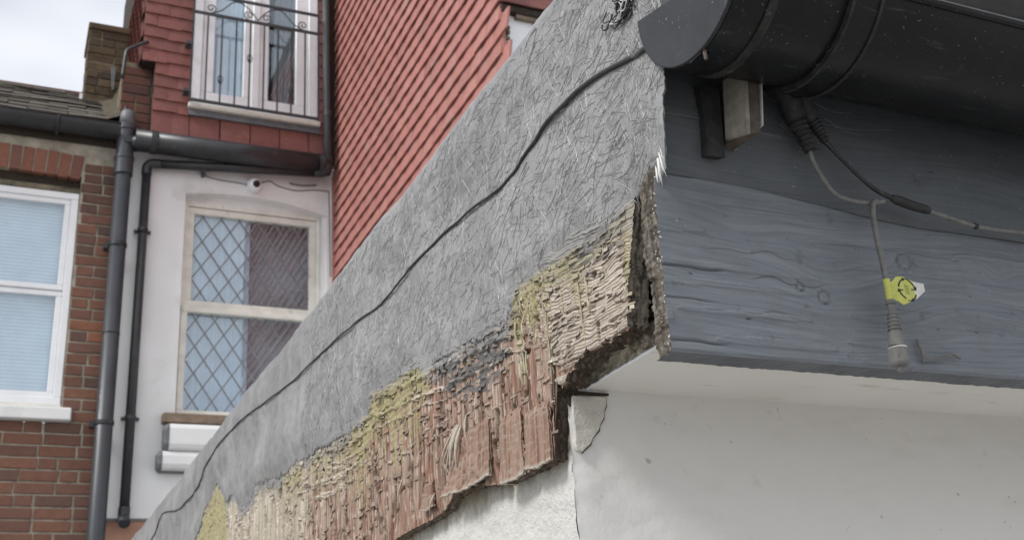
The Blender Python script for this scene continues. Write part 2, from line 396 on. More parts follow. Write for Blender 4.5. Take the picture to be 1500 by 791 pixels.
# walls ------------------------------------------------------------
def wall_grid(name, x0, x1, y0, y1, z0, z1, mat):
    return P(MB().box(x0, x1, y0, y1, z0, z1).build(name, mat, EX))
def corner_wall():
    # front wall face with a slightly uneven arris where the two renders meet
    zs = np.concatenate([np.linspace(0, 1.9, 12), np.linspace(1.92, 2.2400, 90)])
    xs = np.concatenate([[.386, .3875, .390, .395], np.linspace(.40, .9, 60), [1.5, 2.5, 4.0]])
    X, Z = np.meshgrid(xs, zs, indexing='ij')
    Y = np.full_like(X, .733)
    Y += (fbm(X * 60, Z * 60, 3) - .5) * .0022
    rough = np.exp(-((X - .386) / .006) ** 2)
    Y += rough * (.0006 + (fbm(X * 400, Z * 260, 5) - .5) * .0016)
    X = X + rough * (fbm(Z * 150, Z * 31, 9) - .5) * .003
    me = np_mesh('front_wall', np.stack([X, Y, Z], -1), grid_quads(len(xs), len(zs)), M['front_render'])
    P(link('front_wall', me, EX))
    ys = np.concatenate([[.7335, .736], np.linspace(.74, 1.6, 120), np.linspace(1.7, 7.28, 20)])
    Yy, Z2 = np.meshgrid(ys, zs, indexing='ij')
    X2 = .386 + (fbm(Yy * 90, Z2 * 90, 21) - .5) * .004 + np.exp(-((Yy - .733) / .005) ** 2) * (fbm(Z2 * 150, Z2 * 31, 9) - .5) * .003
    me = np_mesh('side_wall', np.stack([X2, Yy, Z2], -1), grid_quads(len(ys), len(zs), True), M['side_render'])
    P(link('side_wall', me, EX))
corner_wall()
wall_grid('back_fill', .40, 4.0, .742, 7.2, 0, 2.236, M['front_render']).name = 'wall_core'
# broken corner piece of render, just proud of the wall
pp = [(.3890, 2.2330), (.4000, 2.2322), (.4120, 2.2334), (.4190, 2.2330), (.4182, 2.2265), (.4160, 2.2220), (.4150, 2.2165), (.4112, 2.2110), (.4098, 2.2070), (.4040, 2.2005), (.4012, 2.1955), (.3960, 2.1915), (.3935, 2.1888), (.3892, 2.1900), (.3876, 2.1960), (.3886, 2.2050), (.3878, 2.2150)]
P(smooth_angle(MB().prism(pp, 'y', .7302, .7345).build('render_fragment', M['fragment'], EX, bevel=.0008)))
P(MB().prism([(x + .0005 + .0004 * (i % 2), z - .0004 - .0003 * (i % 3)) for i, (x, z) in enumerate(pp[3:13])] + [(.402, 2.21)], 'y', .7318, .7335).build('crack', M['dark_wood'], EX))
P(MB().hexa([(.388, .7312, 2.2334), (.4215, .7312, 2.2346), (.4215, .7345, 2.2346), (.388, .7345, 2.2334), (.388, .7312, 2.2368), (.4215, .7312, 2.2362), (.4215, .7345, 2.2362), (.388, .7345, 2.2368)]).build('joint_gap', M['dark_wood'], EX))
# soffit -----------------------------------------------------------
def soffit():
    xs = np.concatenate([np.linspace(.4025, .42, 10), np.linspace(.43, .95, 60), [2, 4]]); ys = np.linspace(.566, .738, 40)
    X, Y = np.meshgrid(xs, ys, indexing='ij')
    Z = 2.2385 + (fbm(X * 25, Y * 25, 2) - .5) * .0012
    X = X.copy(); X[0] += (fbm(Y[0] * 150, Y[0] * 37, 4) - .5) * .003
    me = np_mesh('soffit_board', np.stack([X, Y, Z], -1), grid_quads(len(xs), len(ys), True), M['soffit'])
    so = P(link('soffit_board', me, EX))
    n = 12; zz = np.linspace(0, .019, n)
    Xe = np.repeat(X[0][:, None], n, 1) + (fbm(np.repeat(ys[:, None], n, 1) * 260, zz[None] * 260, 8) - .5) * .004 * (zz[None] > 0)
    Ye = np.repeat(ys[:, None], n, 1); Ze = Z[0][:, None] + zz[None]
    me = np_mesh('board_end', np.stack([Xe, Ye, Ze], -1), grid_quads(len(ys), n, True), M['soffit_edge']); link('board_end', me, so)
    b = MB(); 
    b.tube([(X[0][i] - .0002, ys[i], Z[0][i] + .0002) for i in range(len(ys))], [.0009 + .0006 * random.random() for _ in ys], 5)
    b.build('paint_edge', M['winged_white'], so)
    MB().box(.41, 4, .575, .735, 2.2572, 2.2600).build('board_top', M['dark_wood'], so)
soffit()
P(MB().box(.396, .406, .5785, 3.6, 2.262, 2.52).build('inner_batten', M['dark_wood'], EX))
P(MB().box(.3895, .396, .745, 3.6, 2.19, 2.45).build('backing_strip', M['dark_wood'], EX))

# front fascia -----------------------------------------------------
FX0 = .3665
def fascia():
    xs = np.concatenate([np.linspace(FX0, .40, 50), np.linspace(.4008, .70, 380), np.linspace(.702, .80, 30), [1.2, 2.5, 4]]); zs = np.concatenate([np.linspace(2.2085, 2.335, 190), np.linspace(2.337, 2.46, 20)])
    X, Z = np.meshgrid(xs, zs, indexing='ij')
    jag = (fbm(Z[0] * 420, Z[0] * 11, 6) - .5) * .003 + np.interp(zs, [2.2085, 2.22, 2.26, 2.31, 2.40], [.0005, -.0012, 0, .0010, .012])
    X = X + np.exp(-((X - FX0) / .004)) * jag[None]
    Y = .553 + (fbm(X * 14, Z * 40, 12) - .5) * .0016 - .0006 * (vn(X * 9, Z * 160, 4) > .62)
    Y += .0015 * sst(2.2105, 2.2085, Z)
    for (y0, xa, xb, dz, dep) in [(2.2665, .366, .405, .0007, .0018), (2.2445, .366, .392, .0006, .0012), (2.2162, .37, .398, .0009, .0015), (2.286, .45, .60, .0005, .0006), (2.300, .48, .70, .0005, .0006), (2.239, .40, .46, .0006, .0008)]:
        zc = y0 + (vn(X * 60, X * 0 + 3, 8) - .5) * .005
        Y += .7 * dep * np.exp(-((Z - zc) / dz) ** 2) * sst(xa - .01, xa, X) * sst(xb + .015, xb, X)
    for (kx, kz, kr) in [(.4925, 2.2553, .0045), (.5695, 2.2903, .006), (.4739, 2.2614, .003)]:
        rr = np.hypot(X - kx, (Z - kz) * 1.0)
        Y += .0012 * np.exp(-((rr - kr) / .0009) ** 2) - .0006 * (rr < kr)
    def grain(X, Z):
        gv = Z + (fbm(X * 5, Z * 9, 201, 3) - .5) * .020 + .004 * np.sin(X * 17)
        for (kx, kz, sx, sz, am) in [(.500, 2.268, .045, .020, .012), (.4925, 2.2553, .008, .006, .007), (.5695, 2.2903, .010, .008, -.008), (.4739, 2.2614, .008, .005, .005), (.615, 2.255, .05, .02, -.010), (.66, 2.285, .02, .012, .009), (.43, 2.30, .03, .012, .006)]:
            gv = gv + am * np.exp(-((X - kx) / sx) ** 2 - ((Z - kz) / sz) ** 2)
        return (gv - 2.15) * 3.0
    CK = np.zeros_like(X)
    for (y0, xa, xb, dz, dep) in [(2.2665, .366, .405, .0007, .0018), (2.2445, .366, .392, .0006, .0012), (2.2162, .37, .398, .0009, .0015), (2.2640, .44, .482, .0006, .001), (2.2820, .405, .46, .0005, .001)]:
        zc = y0 + (vn(X * 60, X * 0 + 3, 8) - .5) * .005
        CK = np.maximum(CK, .8 * np.exp(-((Z - zc) / (dz * .8)) ** 2) * sst(xa - .01, xa, X) * sst(xb + .02, xb, X))
    for (kx, kz, kr) in [(.4925, 2.2553, .0042), (.5695, 2.2903, .0055), (.4739, 2.2614, .0028)]:
        rr = np.hypot(X - kx, (Z - kz)); CK = np.maximum(CK, .5 * np.exp(-((rr - kr) / .0005) ** 2) * (vn(np.arctan2(Z - kz, X - kx) * 1.3 + 9, X * 0, 4) > .42))
    fc = np.stack([grain(X, Z), CK, CK * 0], -1)
    me = np_mesh('front_fascia', np.stack([X, Y, Z], -1), grid_quads(len(xs), len(zs)), M['fascia'], fc)
    fo = P(link('front_fascia', me, EX))
    # underside and ragged left end
    n = 14; t = np.linspace(0, .019, n)
    Xb = np.repeat(X[:, :1], n, 1); Zb = np.repeat(Z[:, :1], n, 1) + (fbm(Xb * 200, t[None] * 200, 5) - .5) * .0012 * (t[None] > 0); Yb = Y[:, :1] + t[None]
    link('fascia_underside', np_mesh('fascia_underside', np.stack([Xb, Yb, Zb], -1), grid_quads(len(xs), n, True), M['fascia_dark']), fo)
    Ze = np.repeat(zs[:, None], n, 1); Ye = Y[0][:, None] + t[None]
    Xe = X[0][:, None] + (fbm(Ze * 160, t[None] * 900, 15) - .5) * .0040 * (t[None] > 0) + .0024 * (t[None] > .009) * (Ze < 2.262) - .0012 * np.exp(-((t[None] - .0065) / .001) ** 2)
    colr = np.zeros(Xe.shape + (3,)); colr[:] = (.12, .105, .085)
    colr = mix3(colr, (.22, .205, .175), sst(.50, .66, fbm(Ze * 140, t[None] * 700, 31))); colr = mix3(colr, (.05, .045, .04), np.maximum(sst(.55, .68, fbm(Ze * 110, t[None] * 600, 41)), .8 * np.exp(-((t[None] - .0065) / .0012) ** 2) + Ze * 0))
    link('board_end', np_mesh('board_end', np.stack([Xe, Ye, Ze], -1), grid_quads(len(zs), n), M['wood'], colr), fo)
    # pale frayed resin bits along the left edge
    b = MB()
    for i in range(36):
        z = random.uniform(2.211, 2.33); x = float(np.interp(z, zs, X[0])); r = random.uniform(.0002, .0006)
        d = Vector((random.uniform(-.5, .3), random.uniform(-.6, .3), random.uniform(-1.2, .3))).normalized() * random.uniform(.0008, .0022)
        p = Vector((x - .0003, .553 + random.uniform(-.0005, .006), z)); b.tube([p, p + d], [r, r * .3], 4)
    tag(b.build('frayed_edge', M['fraypale'], fo), kind='stuff')
    # upper overlapping board with a soft rounded face
    zs2 = np.linspace(2.3195, 2.452, 40); xs2 = np.concatenate([[.3735], np.linspace(.376, .76, 95), [1.2, 2.5, 4]])
    X, Z = np.meshgrid(xs2, zs2, indexing='ij'); tt = (Z - 2.3195) / .1325
    Z = Z + sst(.40, .30, tt) * (-.0020 * sst(.50, .62, X) * (vn(X * 14, X * 0, 7)) + .012 * sst(.60, .40, X))
    Y = .5522 - .0032 * np.sqrt(np.clip(tt * 9, 0, 1)) * (1 - .15 * tt) - .0050 * np.sin(np.pi * np.clip(tt * 1.25, 0, 1)) + (fbm(X * 20, Z * 60, 19) - .5) * .0016
    Y -= .0025 * sst(.13, .02, tt) * sst(.54, .64, X) * vn(X * 22, X * 0 + 1, 3)
    link('fascia_cover', np_mesh('fascia_cover', np.stack([X, Y, Z], -1), grid_quads(len(xs2), len(zs2)), M['fascia'], np.stack([grain(X, Z), X * 0 + .60, X * 0], -1)), fo)  # constant dark mix paints the gutter's shade onto this board
fascia()
# packing block between gutter and fascia
pk = MB().hexa([(.4170, .512, 2.3460), (.4200, .512, 2.3465), (.4205, .5365, 2.3540), (.4175, .5365, 2.3545), (.4228, .512, 2.396), (.4258, .512, 2.396), (.4258, .5365, 2.402), (.4228, .5365, 2.402)])
P(smooth_angle(MB().hexa([(.4202, .5135, 2.3478), (.4290, .5130, 2.3500), (.4300, .5515, 2.3530), (.4202, .5515, 2.3560), (.4258, .5135, 2.396), (.4345, .5130, 2.396), (.4345, .5515, 2.402), (.4258, .5515, 2.402)]).build('packing_block', M['packer_dark'], EX, bevel=.0005)))
P(smooth_angle(pk.build('packing_block', M['packer'], EX, bevel=.0006)))
P(MB().hexa([(.4300, .5115, 2.3540), (.4304, .5112, 2.3540), (.4320, .5515, 2.354), (.4316, .5515, 2.354), (.4352, .5115, 2.388), (.4356, .5112, 2.388), (.4358, .5515, 2.396), (.4354, .5515, 2.396)]).build('packing_strip', M['tagwhite'], EX))
P(MB().hexa([(.4045, .5380, 2.342), (.4165, .5380, 2.342), (.4165, .5512, 2.346), (.4045, .5512, 2.346), (.4045, .5380, 2.396), (.4205, .5380, 2.396), (.4205, .5512, 2.40), (.4045, .5512, 2.40)]).build('packing_block', M['plug_dark'], EX))

# ------------------------------------------------------------------ fibreglass skin over the side board
XS = .372
GB = np.array([(.50, 2.330), (.540, 2.330), (.548, 2.3235), (.556, 2.329), (.565, 2.330), (.584, 2.3269), (.6338, 2.3243), (.66, 2.327), (.697, 2.3303), (.74, 2.334), (.775, 2.337), (.79, 2.326), (.8033, 2.3183), (.86, 2.324), (.9509, 2.3348), (1.0088, 2.3357), (1.03, 2.349), (1.10, 2.353), (1.1784, 2.3598), (1.195, 2.344), (1.2192, 2.3388), (1.30, 2.345), (1.3676, 2.3513), (1.5489, 2.3665), (1.62, 2.366), (1.7254, 2.3803), (1.80, 2.392), (1.86, 2.372), (1.9252, 2.3767), (2.00, 2.42), (2.06, 2.412), (2.10, 2.44), (2.1581, 2.4694), (2.22, 2.452), (2.2871, 2.4465), (2.34, 2.42), (2.3984, 2.4036), (2.6, 2.37), (3.0, 2.35), (3.7, 2.35)])
def zb(y):
    y = np.asarray(y, float)
    k = np.clip(y, .5, 3)
    return np.interp(y, GB[:, 0], GB[:, 1]) + ((fbm(y * 70, y * 0 + .5, 33, 3) - .5) * .007 + (vn(y * 420, y * 0 + .3, 34) - .5) * .0022) * np.clip(k, .6, 2.0) * sst(.55, .58, y)
def zt(y): return 2.5380 + (np.asarray(y, float) - .67) * .0213
def xg(y, z):
    """outer surface of the fibreglass"""
    y = np.asarray(y, float); z = np.asarray(z, float)
    d = np.clip((z - zb(y)) / .02, 0, 1)
    b = (fbm(y * 8, z * 13, 51, 4) - .5) * .011 + .0022 * np.abs(fbm(y * 5 + z * 9, z * 4 - y * 2, 57, 2) - .5) * -4 + (fbm(y * 45, z * 60, 52, 3) - .5) * .0028
    b += .0035 * np.sin((z - 2.40) * 55 + 1.5 * fbm(y * 3, z * 3, 5)) * sst(.5, .9, y) * .6
    ridge = .0012 * np.exp(-((z - zb(y) - .020) / .010) ** 2); d = np.clip((z - zb(y)) / .028, 0, 1) ** .8
    return XS - .0006 - .0040 * d - b * .8 * (.35 + .65 * d) - ridge
def yfront(z): return np.interp(z, [2.30, 2.3228, 2.3347, 2.3587, 2.3929, 2.45, 2.56], [.553, .5473, .5412, .5341, .5264, .520, .514])
def grp():
    ys = np.concatenate([np.arange(.540, .70, .0011), np.arange(.70, 1.3, .0016), np.arange(1.3, 2.4, .003), np.arange(2.4, 3.75, .012), [4.5, 7.25]])
    nv = 110; t = np.linspace(0, 1, nv)
    Y = np.repeat(ys[:, None], nv, 1)
    lo = zb(ys); hi = zt(ys)
    Z = lo[:, None] + (hi - lo)[:, None] * t[None]
    ysh = (yfront(Z) - .540 + (vn(Z * 500, Z * 0, 3) - .5) * .002) * np.exp(-(Y - .540) / .035)
    Y = Y + ysh
    X = xg(Y, Z)
    X += .004 * sst(.005, 0, Y - yfront(Z)) * 0
    X[:, 0] = XS + .0005
    # roll over the top edge
    k = 8; ra = .010
    th = np.linspace(0, np.pi / 2, k + 1)[1:]
    xt = X[:, -1]; Xr = xt[:, None] + ra * (1 - np.cos(th))[None]; Zr = hi[:, None] + ra * np.sin(th)[None]; Yr = np.repeat(Y[:, -1:], k, 1)
    Xe = Xr[:, -1:] + np.array([.02, .12, 3.6])[None]; Ze = np.repeat(Zr[:, -1:], 3, 1) - np.array([.0, .012, .012])[None]; Ye = np.repeat(Y[:, -1:], 3, 1)
    X = np.concatenate([X, Xr, Xe], 1); Y = np.concatenate([Y, Yr, Ye], 1); Z = np.concatenate([Z, Zr, Ze], 1)
    me = np_mesh('fibreglass_skin', np.stack([X, Y, Z], -1), grid_quads(len(ys), X.shape[1]), M['grp'])
    go = P(link('fibreglass_skin', me, EX))
    # thickness at the front cut edge
    n = 5; tt = np.linspace(0, 1, n)
    j = nv
    Xf = X[0, :j, None] + tt[None] * .0022 + (fbm(Z[0, :j, None] * 300, tt[None] * 3, 4) - .5) * .002
    Yf = Y[0, :j, None] + tt[None] * .002; Zf = np.repeat(Z[0, :j, None], n, 1)
    link('skin_edge', np_mesh('skin_edge', np.stack([Xf, Yf, Zf], -1), grid_quads(j, n, True), M['grp']), go)
    # front upstand above the gutter
    xs = np.linspace(.376, 1.2, 120); xs = np.concatenate([xs, [4.0]]); zs = np.linspace(2.44, 2.549, 24)
    Xu, Zu = np.meshgrid(xs, zs, indexing='ij'); Yu = .5505 - (fbm(Xu * 40, Zu * 40, 6) - .5) * .004
    Zu = Zu + (zs[None] > 2.54) * (fbm(Xu * 60, Xu * 0, 3) - .5) * .004
    link('front_upstand', np_mesh('front_upstand', np.stack([Xu, Yu, Zu], -1), grid_quads(len(xs), len(zs)), M['grp']), go)
    MB().box(.376, 4.0, .549, .60, 2.5492, 2.5535).build('upstand_top', M['grp'], go)
    # loose glass strands lying in the resin
    nf = 7500
    y0 = .525 + (rng.random(nf) ** 1.5) * .95
    lo = np.maximum(zb(y0), 2.30); z0 = lo + .002 + (zt(y0) - lo - .004) * rng.random(nf)
    an = rng.random(nf) * np.pi * 2; ln = rng.uniform(.006, .026, nf) * (1 + .25 * (y0 > 1)); kap = rng.normal(0, 26, nf) * (rng.random(nf) < .45)
    wd = rng.uniform(.00012, .00025, nf) * (1 + .5 * (y0 - .5)); K = 5
    s = np.linspace(-.5, .5, K)[None] * ln[:, None]
    a2 = an[:, None] + kap[:, None] * s
    dy = np.cos(a2); dz = np.sin(a2)
    st = ln[:, None] / (K - 1)
    yy = y0[:, None] + np.cumsum(dy * st, 1) - (dy * st).sum(1, keepdims=True) / 2; zz = z0[:, None] + np.cumsum(dz * st, 1) - (dz * st).sum(1, keepdims=True) / 2
    ok = ((zz > zb(yy) + .001) & (zz < zt(yy) - .001) & (yy > yfront(zz) + .001)).all(1)
    yy, zz, dy, dz, wd = yy[ok], zz[ok], dy[ok], dz[ok], wd[ok]
    n = len(yy); xx = xg(yy, zz); taper = np.array([.35, 1, 1, 1, .35])
    tone = np.where(rng.random(n) < .12, rng.uniform(.34, .42, n), rng.uniform(.20, .29, n)); lift = rng.uniform(-.0002, .0003, n)[:, None] * np.ones((1, K))
    w = wd[:, None] * taper[None]
    pts = []
    for sgn, up in ((-1, -.0006), (0, .0), (1, -.0006)):
        pts.append(np.stack([xx - lift - (.00028 if sgn == 0 else up * 0 - .0003), yy - dz * w * sgn, zz + dy * w * sgn], -1))
    co = np.stack(pts, 2).reshape(-1, 3)     # n*K*3
    b = (np.arange(n) * K * 3)[:, None, None] + (np.arange(K - 1) * 3)[None, :, None] + np.arange(2)[None, None, :]
    q = np.stack([b, b + 1, b + 4, b + 3], -1).reshape(-1, 4)
    tag(link('glass_strands', np_mesh('glass_strands', co, q, M['strand'], np.repeat(np.repeat(tone, K * 3)[:, None], 3, 1)), go), kind='stuff')
    # torn tips at the lower front corner, and whiskers along the torn hem
    for (y, z, dy_, dz_, r) in [(.5475, 2.335, .003, -.0145, .0013), (.5455, 2.338, -.001, -.0135, .0010), (.552, 2.333, .004, -.019, .0009), (.5435, 2.342, -.0005, -.009, .0008)]:
        x = float(xg(y, z)); MB().tube([(x, y, z + .004), (x + .0006, y + dy_ * .5, z + dz_ * .45), (x + .0025, y + dy_, z + dz_)], [r, r * .8, .0001], 6).build('torn_tip', M['fraypale'], go, smooth=True)
    bb = MB()
    for i in range(130):
        y = .57 + random.random() ** 1.4 * 1.6; z = float(zb(y)) + random.uniform(0, .004); x = float(xg(y, z + .003)) - .0004; l = random.uniform(.003, .011) * (1 + .3 * y)
        a = random.uniform(-2.6, -.5); p = Vector((x, y, z)); d = Vector((random.uniform(-.15, .25), math.cos(a), math.sin(a) * .8))
        d2 = d + Vector((0, random.uniform(-.4, .4), random.uniform(-.5, .1)))
        bb.tube([p, p + d * l * .5, p + d * l * .5 + d2 * l * .5], [.00035 * (1 + .3 * y), .0003, .0001], 3, False)
    tag(bb.build('hem_whiskers', M['whisker'], go), kind='stuff')
    # dark nest of frayed strands by the gutter end
    nb = MB()
    for i in range(46):
        c = Vector((XS - .005, .556 + random.gauss(0, .009), 2.470 + random.gauss(0, .006))); pts = [c]
        a = random.uniform(0, 6.28)
        for k in range(7):
            a += random.uniform(.2, .9); pts.append(pts[-1] + Vector((random.uniform(-.0012, .0008), math.cos(a) * .004, math.sin(a) * .0028)))
        nb.tube(spline(pts, 3), random.uniform(.0003, .0007), 4)
    nb.build('frayed_nest', M['cable_black'], go)
    nb = MB()
    for i in range(12):
        c = Vector((XS - .007, .556 + random.gauss(0, .009), 2.472 + random.gauss(0, .005))); pts = [c]; a = random.uniform(0, 6.28)
        for k in range(6):
            a += random.uniform(.2, .9); pts.append(pts[-1] + Vector((random.uniform(-.001, .0006), math.cos(a) * .004, math.sin(a) * .003)))
        nb.tube(spline(pts, 3), .00035, 4)
    nb.build('pale_strand', M['fraypale'], go)
grp()

# ------------------------------------------------------------------ rotten plywood board under the skin
def zlow(y):
    y = np.asarray(y, float)
    jag = (fbm(y * 160, y * 0 + 2, 61, 3) - .5) * .006
    near = np.interp(y, [.56, .610, .63, .68, .695, .70, .7155, .7250], [2.2430, 2.2435, 2.2450, 2.2475, 2.2450, 2.2395, 2.2395, 2.2405]) + jag * (1 + 1.6 * sst(.64, .70, y))
    far = np.interp(y, [.73, .745, .80, .835, .855, .885, .945, .965, 1.00, 1.06, 1.15, 1.5, 2.5, 3.7], [2.1852, 2.1850, 2.1852, 2.1870, 2.1900, 2.1965, 2.1995, 2.193, 2.1895, 2.1895, 2.1885, 2.187, 2.186, 2.186]) + jag * .35
    return np.where(y < .7262, near, far)
def ywood_front(z): return np.interp(z, [2.236, 2.243, 2.280, 2.306, 2.323, 2.337, 2.40], [.6125, .6110, .6015, .592, .585, .581, .577])
CRK = [  # cracks and missing strips: polyline (y, z), half width, depth
    ([(.836, 2.246), (.838, 2.225), (.833, 2.205), (.836, 2.186)], .0042, .011), ([(.846, 2.224), (.843, 2.205), (.840, 2.190)], .0028, .010),
    ([(.783, 2.262), (.781, 2.235), (.784, 2.205), (.783, 2.186)], .0007, .004), ([(.757, 2.238), (.757, 2.231)], .0021, .009), ([(.764, 2.225), (.765, 2.205)], .0012, .003),
    ([(.6495, 2.2605), (.6505, 2.2480)], .0020, .009), ([(.648, 2.298), (.651, 2.2965)], .0022, .007), ([(.641, 2.2945), (.6425, 2.2935)], .0012, .006),
    ([(.865, 2.262), (.868, 2.240), (.862, 2.224)], .0022, .007), ([(.958, 2.243), (.965, 2.222), (.970, 2.200)], .0022, .008),
    ([(1.052, 2.262), (1.06, 2.232), (1.052, 2.205)], .003, .008), ([(1.02, 2.235), (1.03, 2.205)], .0018, .006), ([(1.105, 2.25), (1.11, 2.20)], .0018, .006),
    ([(.905, 2.27), (.903, 2.25)], .0018, .006), ([(.812, 2.27), (.811, 2.245)], .0012, .004), ([(1.19, 2.26), (1.2, 2.2)], .002, .006),
    ([(1.63, 2.352), (1.64, 2.332)], .006, .008), ([(1.95, 2.40), (1.97, 2.33)], .005, .008), ([(1.43, 2.33), (1.44, 2.30)], .004, .006)]
def segdist(y, z, pl):
    d = np.full(y.shape, 9.0)
    for (a, b) in zip(pl[:-1], pl[1:]):
        ay, az = a; by, bz = b; vy, vz = by - ay, bz - az; t = np.clip(((y - ay) * vy + (z - az) * vz) / (vy * vy + vz * vz), 0, 1)
        d = np.minimum(d, np.hypot(y - ay - t * vy, z - az - t * vz))
    return d
def bandw(y, lst, soft=.02):
    w = np.zeros_like(y)
    for (a, b, k) in lst: w = np.maximum(w, k * sst(a - soft, a + soft, y) * sst(b + soft, b - soft, y))
    return w
def wood_field(Y, Z):
    mm = 1000.0
    U = Y * mm; V = (Z - 2.186) * mm
    bz = zb(Y); dz = (bz - Z)                       # metres below the hem
    hgt = np.maximum(bz - 2.186, .05); rel = (Z - 2.186) / hgt     # 0 bottom .. 1 hem
    s = np.clip(Y / .8, .8, 1.9)
    # remnant outer veneer (grain along the board)
    wav = (fbm(U / 28, V / 22, 71, 3) - .5) * 9
    loc_ = sst(.72, .78, Y); wav2 = wav * (.5 + .9 * loc_); flake = fbm(U / ((17 - 5 * loc_) * s), (V + wav2) / ((3.6 + 1.0 * loc_) * s), 72, 3, .55) - .16 * loc_ * sst(.52, .7, fbm(U / 6, V / 70, 97, 2))
    bias = -.13 + .50 * (rel - .50) + .34 * sst(.745, .70, Y) * sst(.05, .5, rel + .25) - .18 * bandw(Y, [(.735, 1.3, 1)], .01) * sst(.95, .40, rel) - .04 * sst(1.25, 1.5, Y)
    bias = bias - .15 * sst(1.0, 1.15, Y) * sst(.85, .45, rel) - .14 * sst(1.32, 1.55, Y); bias = bias + .12 * (fbm(U / 60, V / 30, 79, 2) - .5)
    m = sst(.485, .515, flake + bias * .8)
    gl = np.sin((V + wav + U * .02) * (2 * np.pi / (3.0 * s)) + 2.5 * fbm(U / 30, V / 6, 73, 2))
    gl2 = vn(U / 40, (V + wav) / (1.1 * s), 74)
    hm = 1.3 + .5 * gl * .5 * (.4 + 1.2 * fbm(U / 25, V / 12, 98, 2)) + .5 * (gl2 - .5) + .9 * np.clip(flake + bias * .8 - .5, 0, .3) / .3
    # inner veneer with upright grain
    vg = fbm((U + 3 * (fbm(U / 40, V / 90, 75, 2) - .5)) / 1.6, V / 55, 76, 3); vg2 = vn(U / 4.2, V / 160, 77)
    hx = 1.2 * (vg - .5) + .25 * (vg2 - .5)
    rid = 1 - np.abs(2 * fbm((U + 5 * (fbm(U / 14, V / 18, 101, 2) - .5)) / 19, V / 75, 78, 3) - 1); hx = hx - 3.2 * sst(.93, .985, rid)
    f1 = vn(U / 1.0, V / 14, 111); f2 = vn(U / 1.1, V / 22, 112); hx = hx + .4 * sst(.8, .9, f1) - .6 * sst(.8, .9, f2)
    h = hx * (1 - m) + hm * m                       # millimetres outwards
    # board slightly swollen and delaminated in places
    h = h + (fbm(U / 90, V / 70, 80, 2) - .5) * 3.2
    # colours
    red = np.stack([.200 + .24 * (vg - .5), .132 + .19 * (vg - .5), .100 + .16 * (vg - .5)], -1)
    red = mix3(red, (.31, .245, .20), sst(.42, .62, fbm(U / 5, V / 50, 81, 3)) * .7); red = mix3(red, (.21, .105, .075), sst(.55, .70, fbm(U / 24, V / 60, 99, 2)) * .5)
    red = mix3(red, (.07, .042, .032), sst(.58, .72, fbm(U / 5, V / 70, 82, 3)) * .75); red = mix3(red, (.05, .034, .026), sst(.93, .985, rid) * .8)
    f1 = vn(U / 1.0, V / 14, 111); f2 = vn(U / 1.1, V / 22, 112); f3 = vn(U / 13, V / 1.0, 113)
    red = mix3(red, (.50, .42, .36), sst(.80, .90, f1) * .8); red = mix3(red, (.05, .032, .025), sst(.80, .90, f2) * .65)
    cream = np.stack([.33 + .5 * (vg - .5), .295 + .47 * (vg - .5), .24 + .4 * (vg - .5)], -1)
    wc = np.clip(sst(1.25, 1.6, Y + (fbm(U / 80, V / 50, 83, 2) - .5) * .35) - .75 * sst(.55, .20, rel) * sst(2.1, 1.5, Y), 0, 1)
    ex = red + (cream - red) * wc[..., None]
    grey = np.stack([.325 + .12 * gl2 + .03 * gl, .283 + .11 * gl2 + .03 * gl, .238 + .10 * gl2 + .025 * gl], -1)
    grey = mix3(grey, (.11, .085, .065), sst(.1, -.7, gl) * .8)
    grey = mix3(grey, (.50, .45, .39), sst(.80, .90, f3) * .7)
    c = ex * (1 - m[..., None]) + grey * m[..., None]
    # olive resin run
    ol = bandw(Y, [(.575, .655, .55), (.655, .80, 1), (1.0, 1.27, 1), (1.27, 1.47, .55), (1.50, 1.62, .7), (2.05, 2.5, 1)], .012)
    drip = fbm(U / 3.2, V / 90, 84, 2); dep = (.010 + .030 * sst(.45, .75, drip) + .012 * fbm(U / 30, V / 30, 85)) * np.clip(s, 1, 1.9)
    dep = dep * (1 + 2.2 * bandw(Y, [(2.05, 2.6, 1)], .05) + .5 * bandw(Y, [(1.0, 1.27, 1)], .03))
    wo = ol * sst(0, .004, dep - dz + (fbm(U / 9, V / 9, 86) - .5) * .006)
    wo = np.maximum(wo, .9 * sst(.008, .004, np.abs(Y - .600 - .0)) * sst(2.33, 2.325, Z) * sst(2.246, 2.27, Z) * (.4 + .6 * (fbm(U / 5, V / 20, 3) > .42)))
    c = mix3(c, (.27, .245, .135), wo * (.65 + .35 * sst(.3, .6, fbm(U / 6, V / 5, 87))))
    h = h + wo * (.5 + .3 * np.sin(V / 1.1))
    # charcoal resin smears
    ch = bandw(Y, [(.60, .672, .9), (.655, .70, .3), (.795, .985, 1), (1.27, 1.36, .7), (1.60, 1.95, .5)], .014)
    dc = .008 + .026 * fbm(U / 22, V / 14, 88) + .026 * bandw(Y, [(.815, .95, 1)], .02)
    w2 = ch * sst(-.002, .004, dc - dz + (fbm(U / 8, V / 3, 89) - .5) * .014) * sst(.36, .46, fbm(U / 20, V / 3.2, 90, 3))
    c = mix3(c, np.stack([.07 + .07 * gl2] * 3, -1), w2); h = h + w2 * (.5 + 1.6 * (fbm(U / 9, V / 2.2, 100, 2) - .5))
    hem = np.maximum(sst(.003, .0, dz), sst(-.003, .005, .002 + .020 * fbm(U / 16, V / 9, 92) - dz + (fbm(U / 6, V / 3, 91) - .5) * .012) * (1 - .75 * wo)); c = mix3(c, np.stack([.21 + .12 * (gl2 - .5)] * 3, -1), hem * .92)
    for pl, w, d in CRK:
        q = segdist(Y + (vn(V / 6, U * 0, 5) - .5) * .002, Z, pl); k = sst(w * 1.25, w * .7, q); h = h - k * d * 1000; c = mix3(c, (.035, .026, .02), k * .9)
    return h / 1000.0, np.clip(c * 1.36, 0, .7)
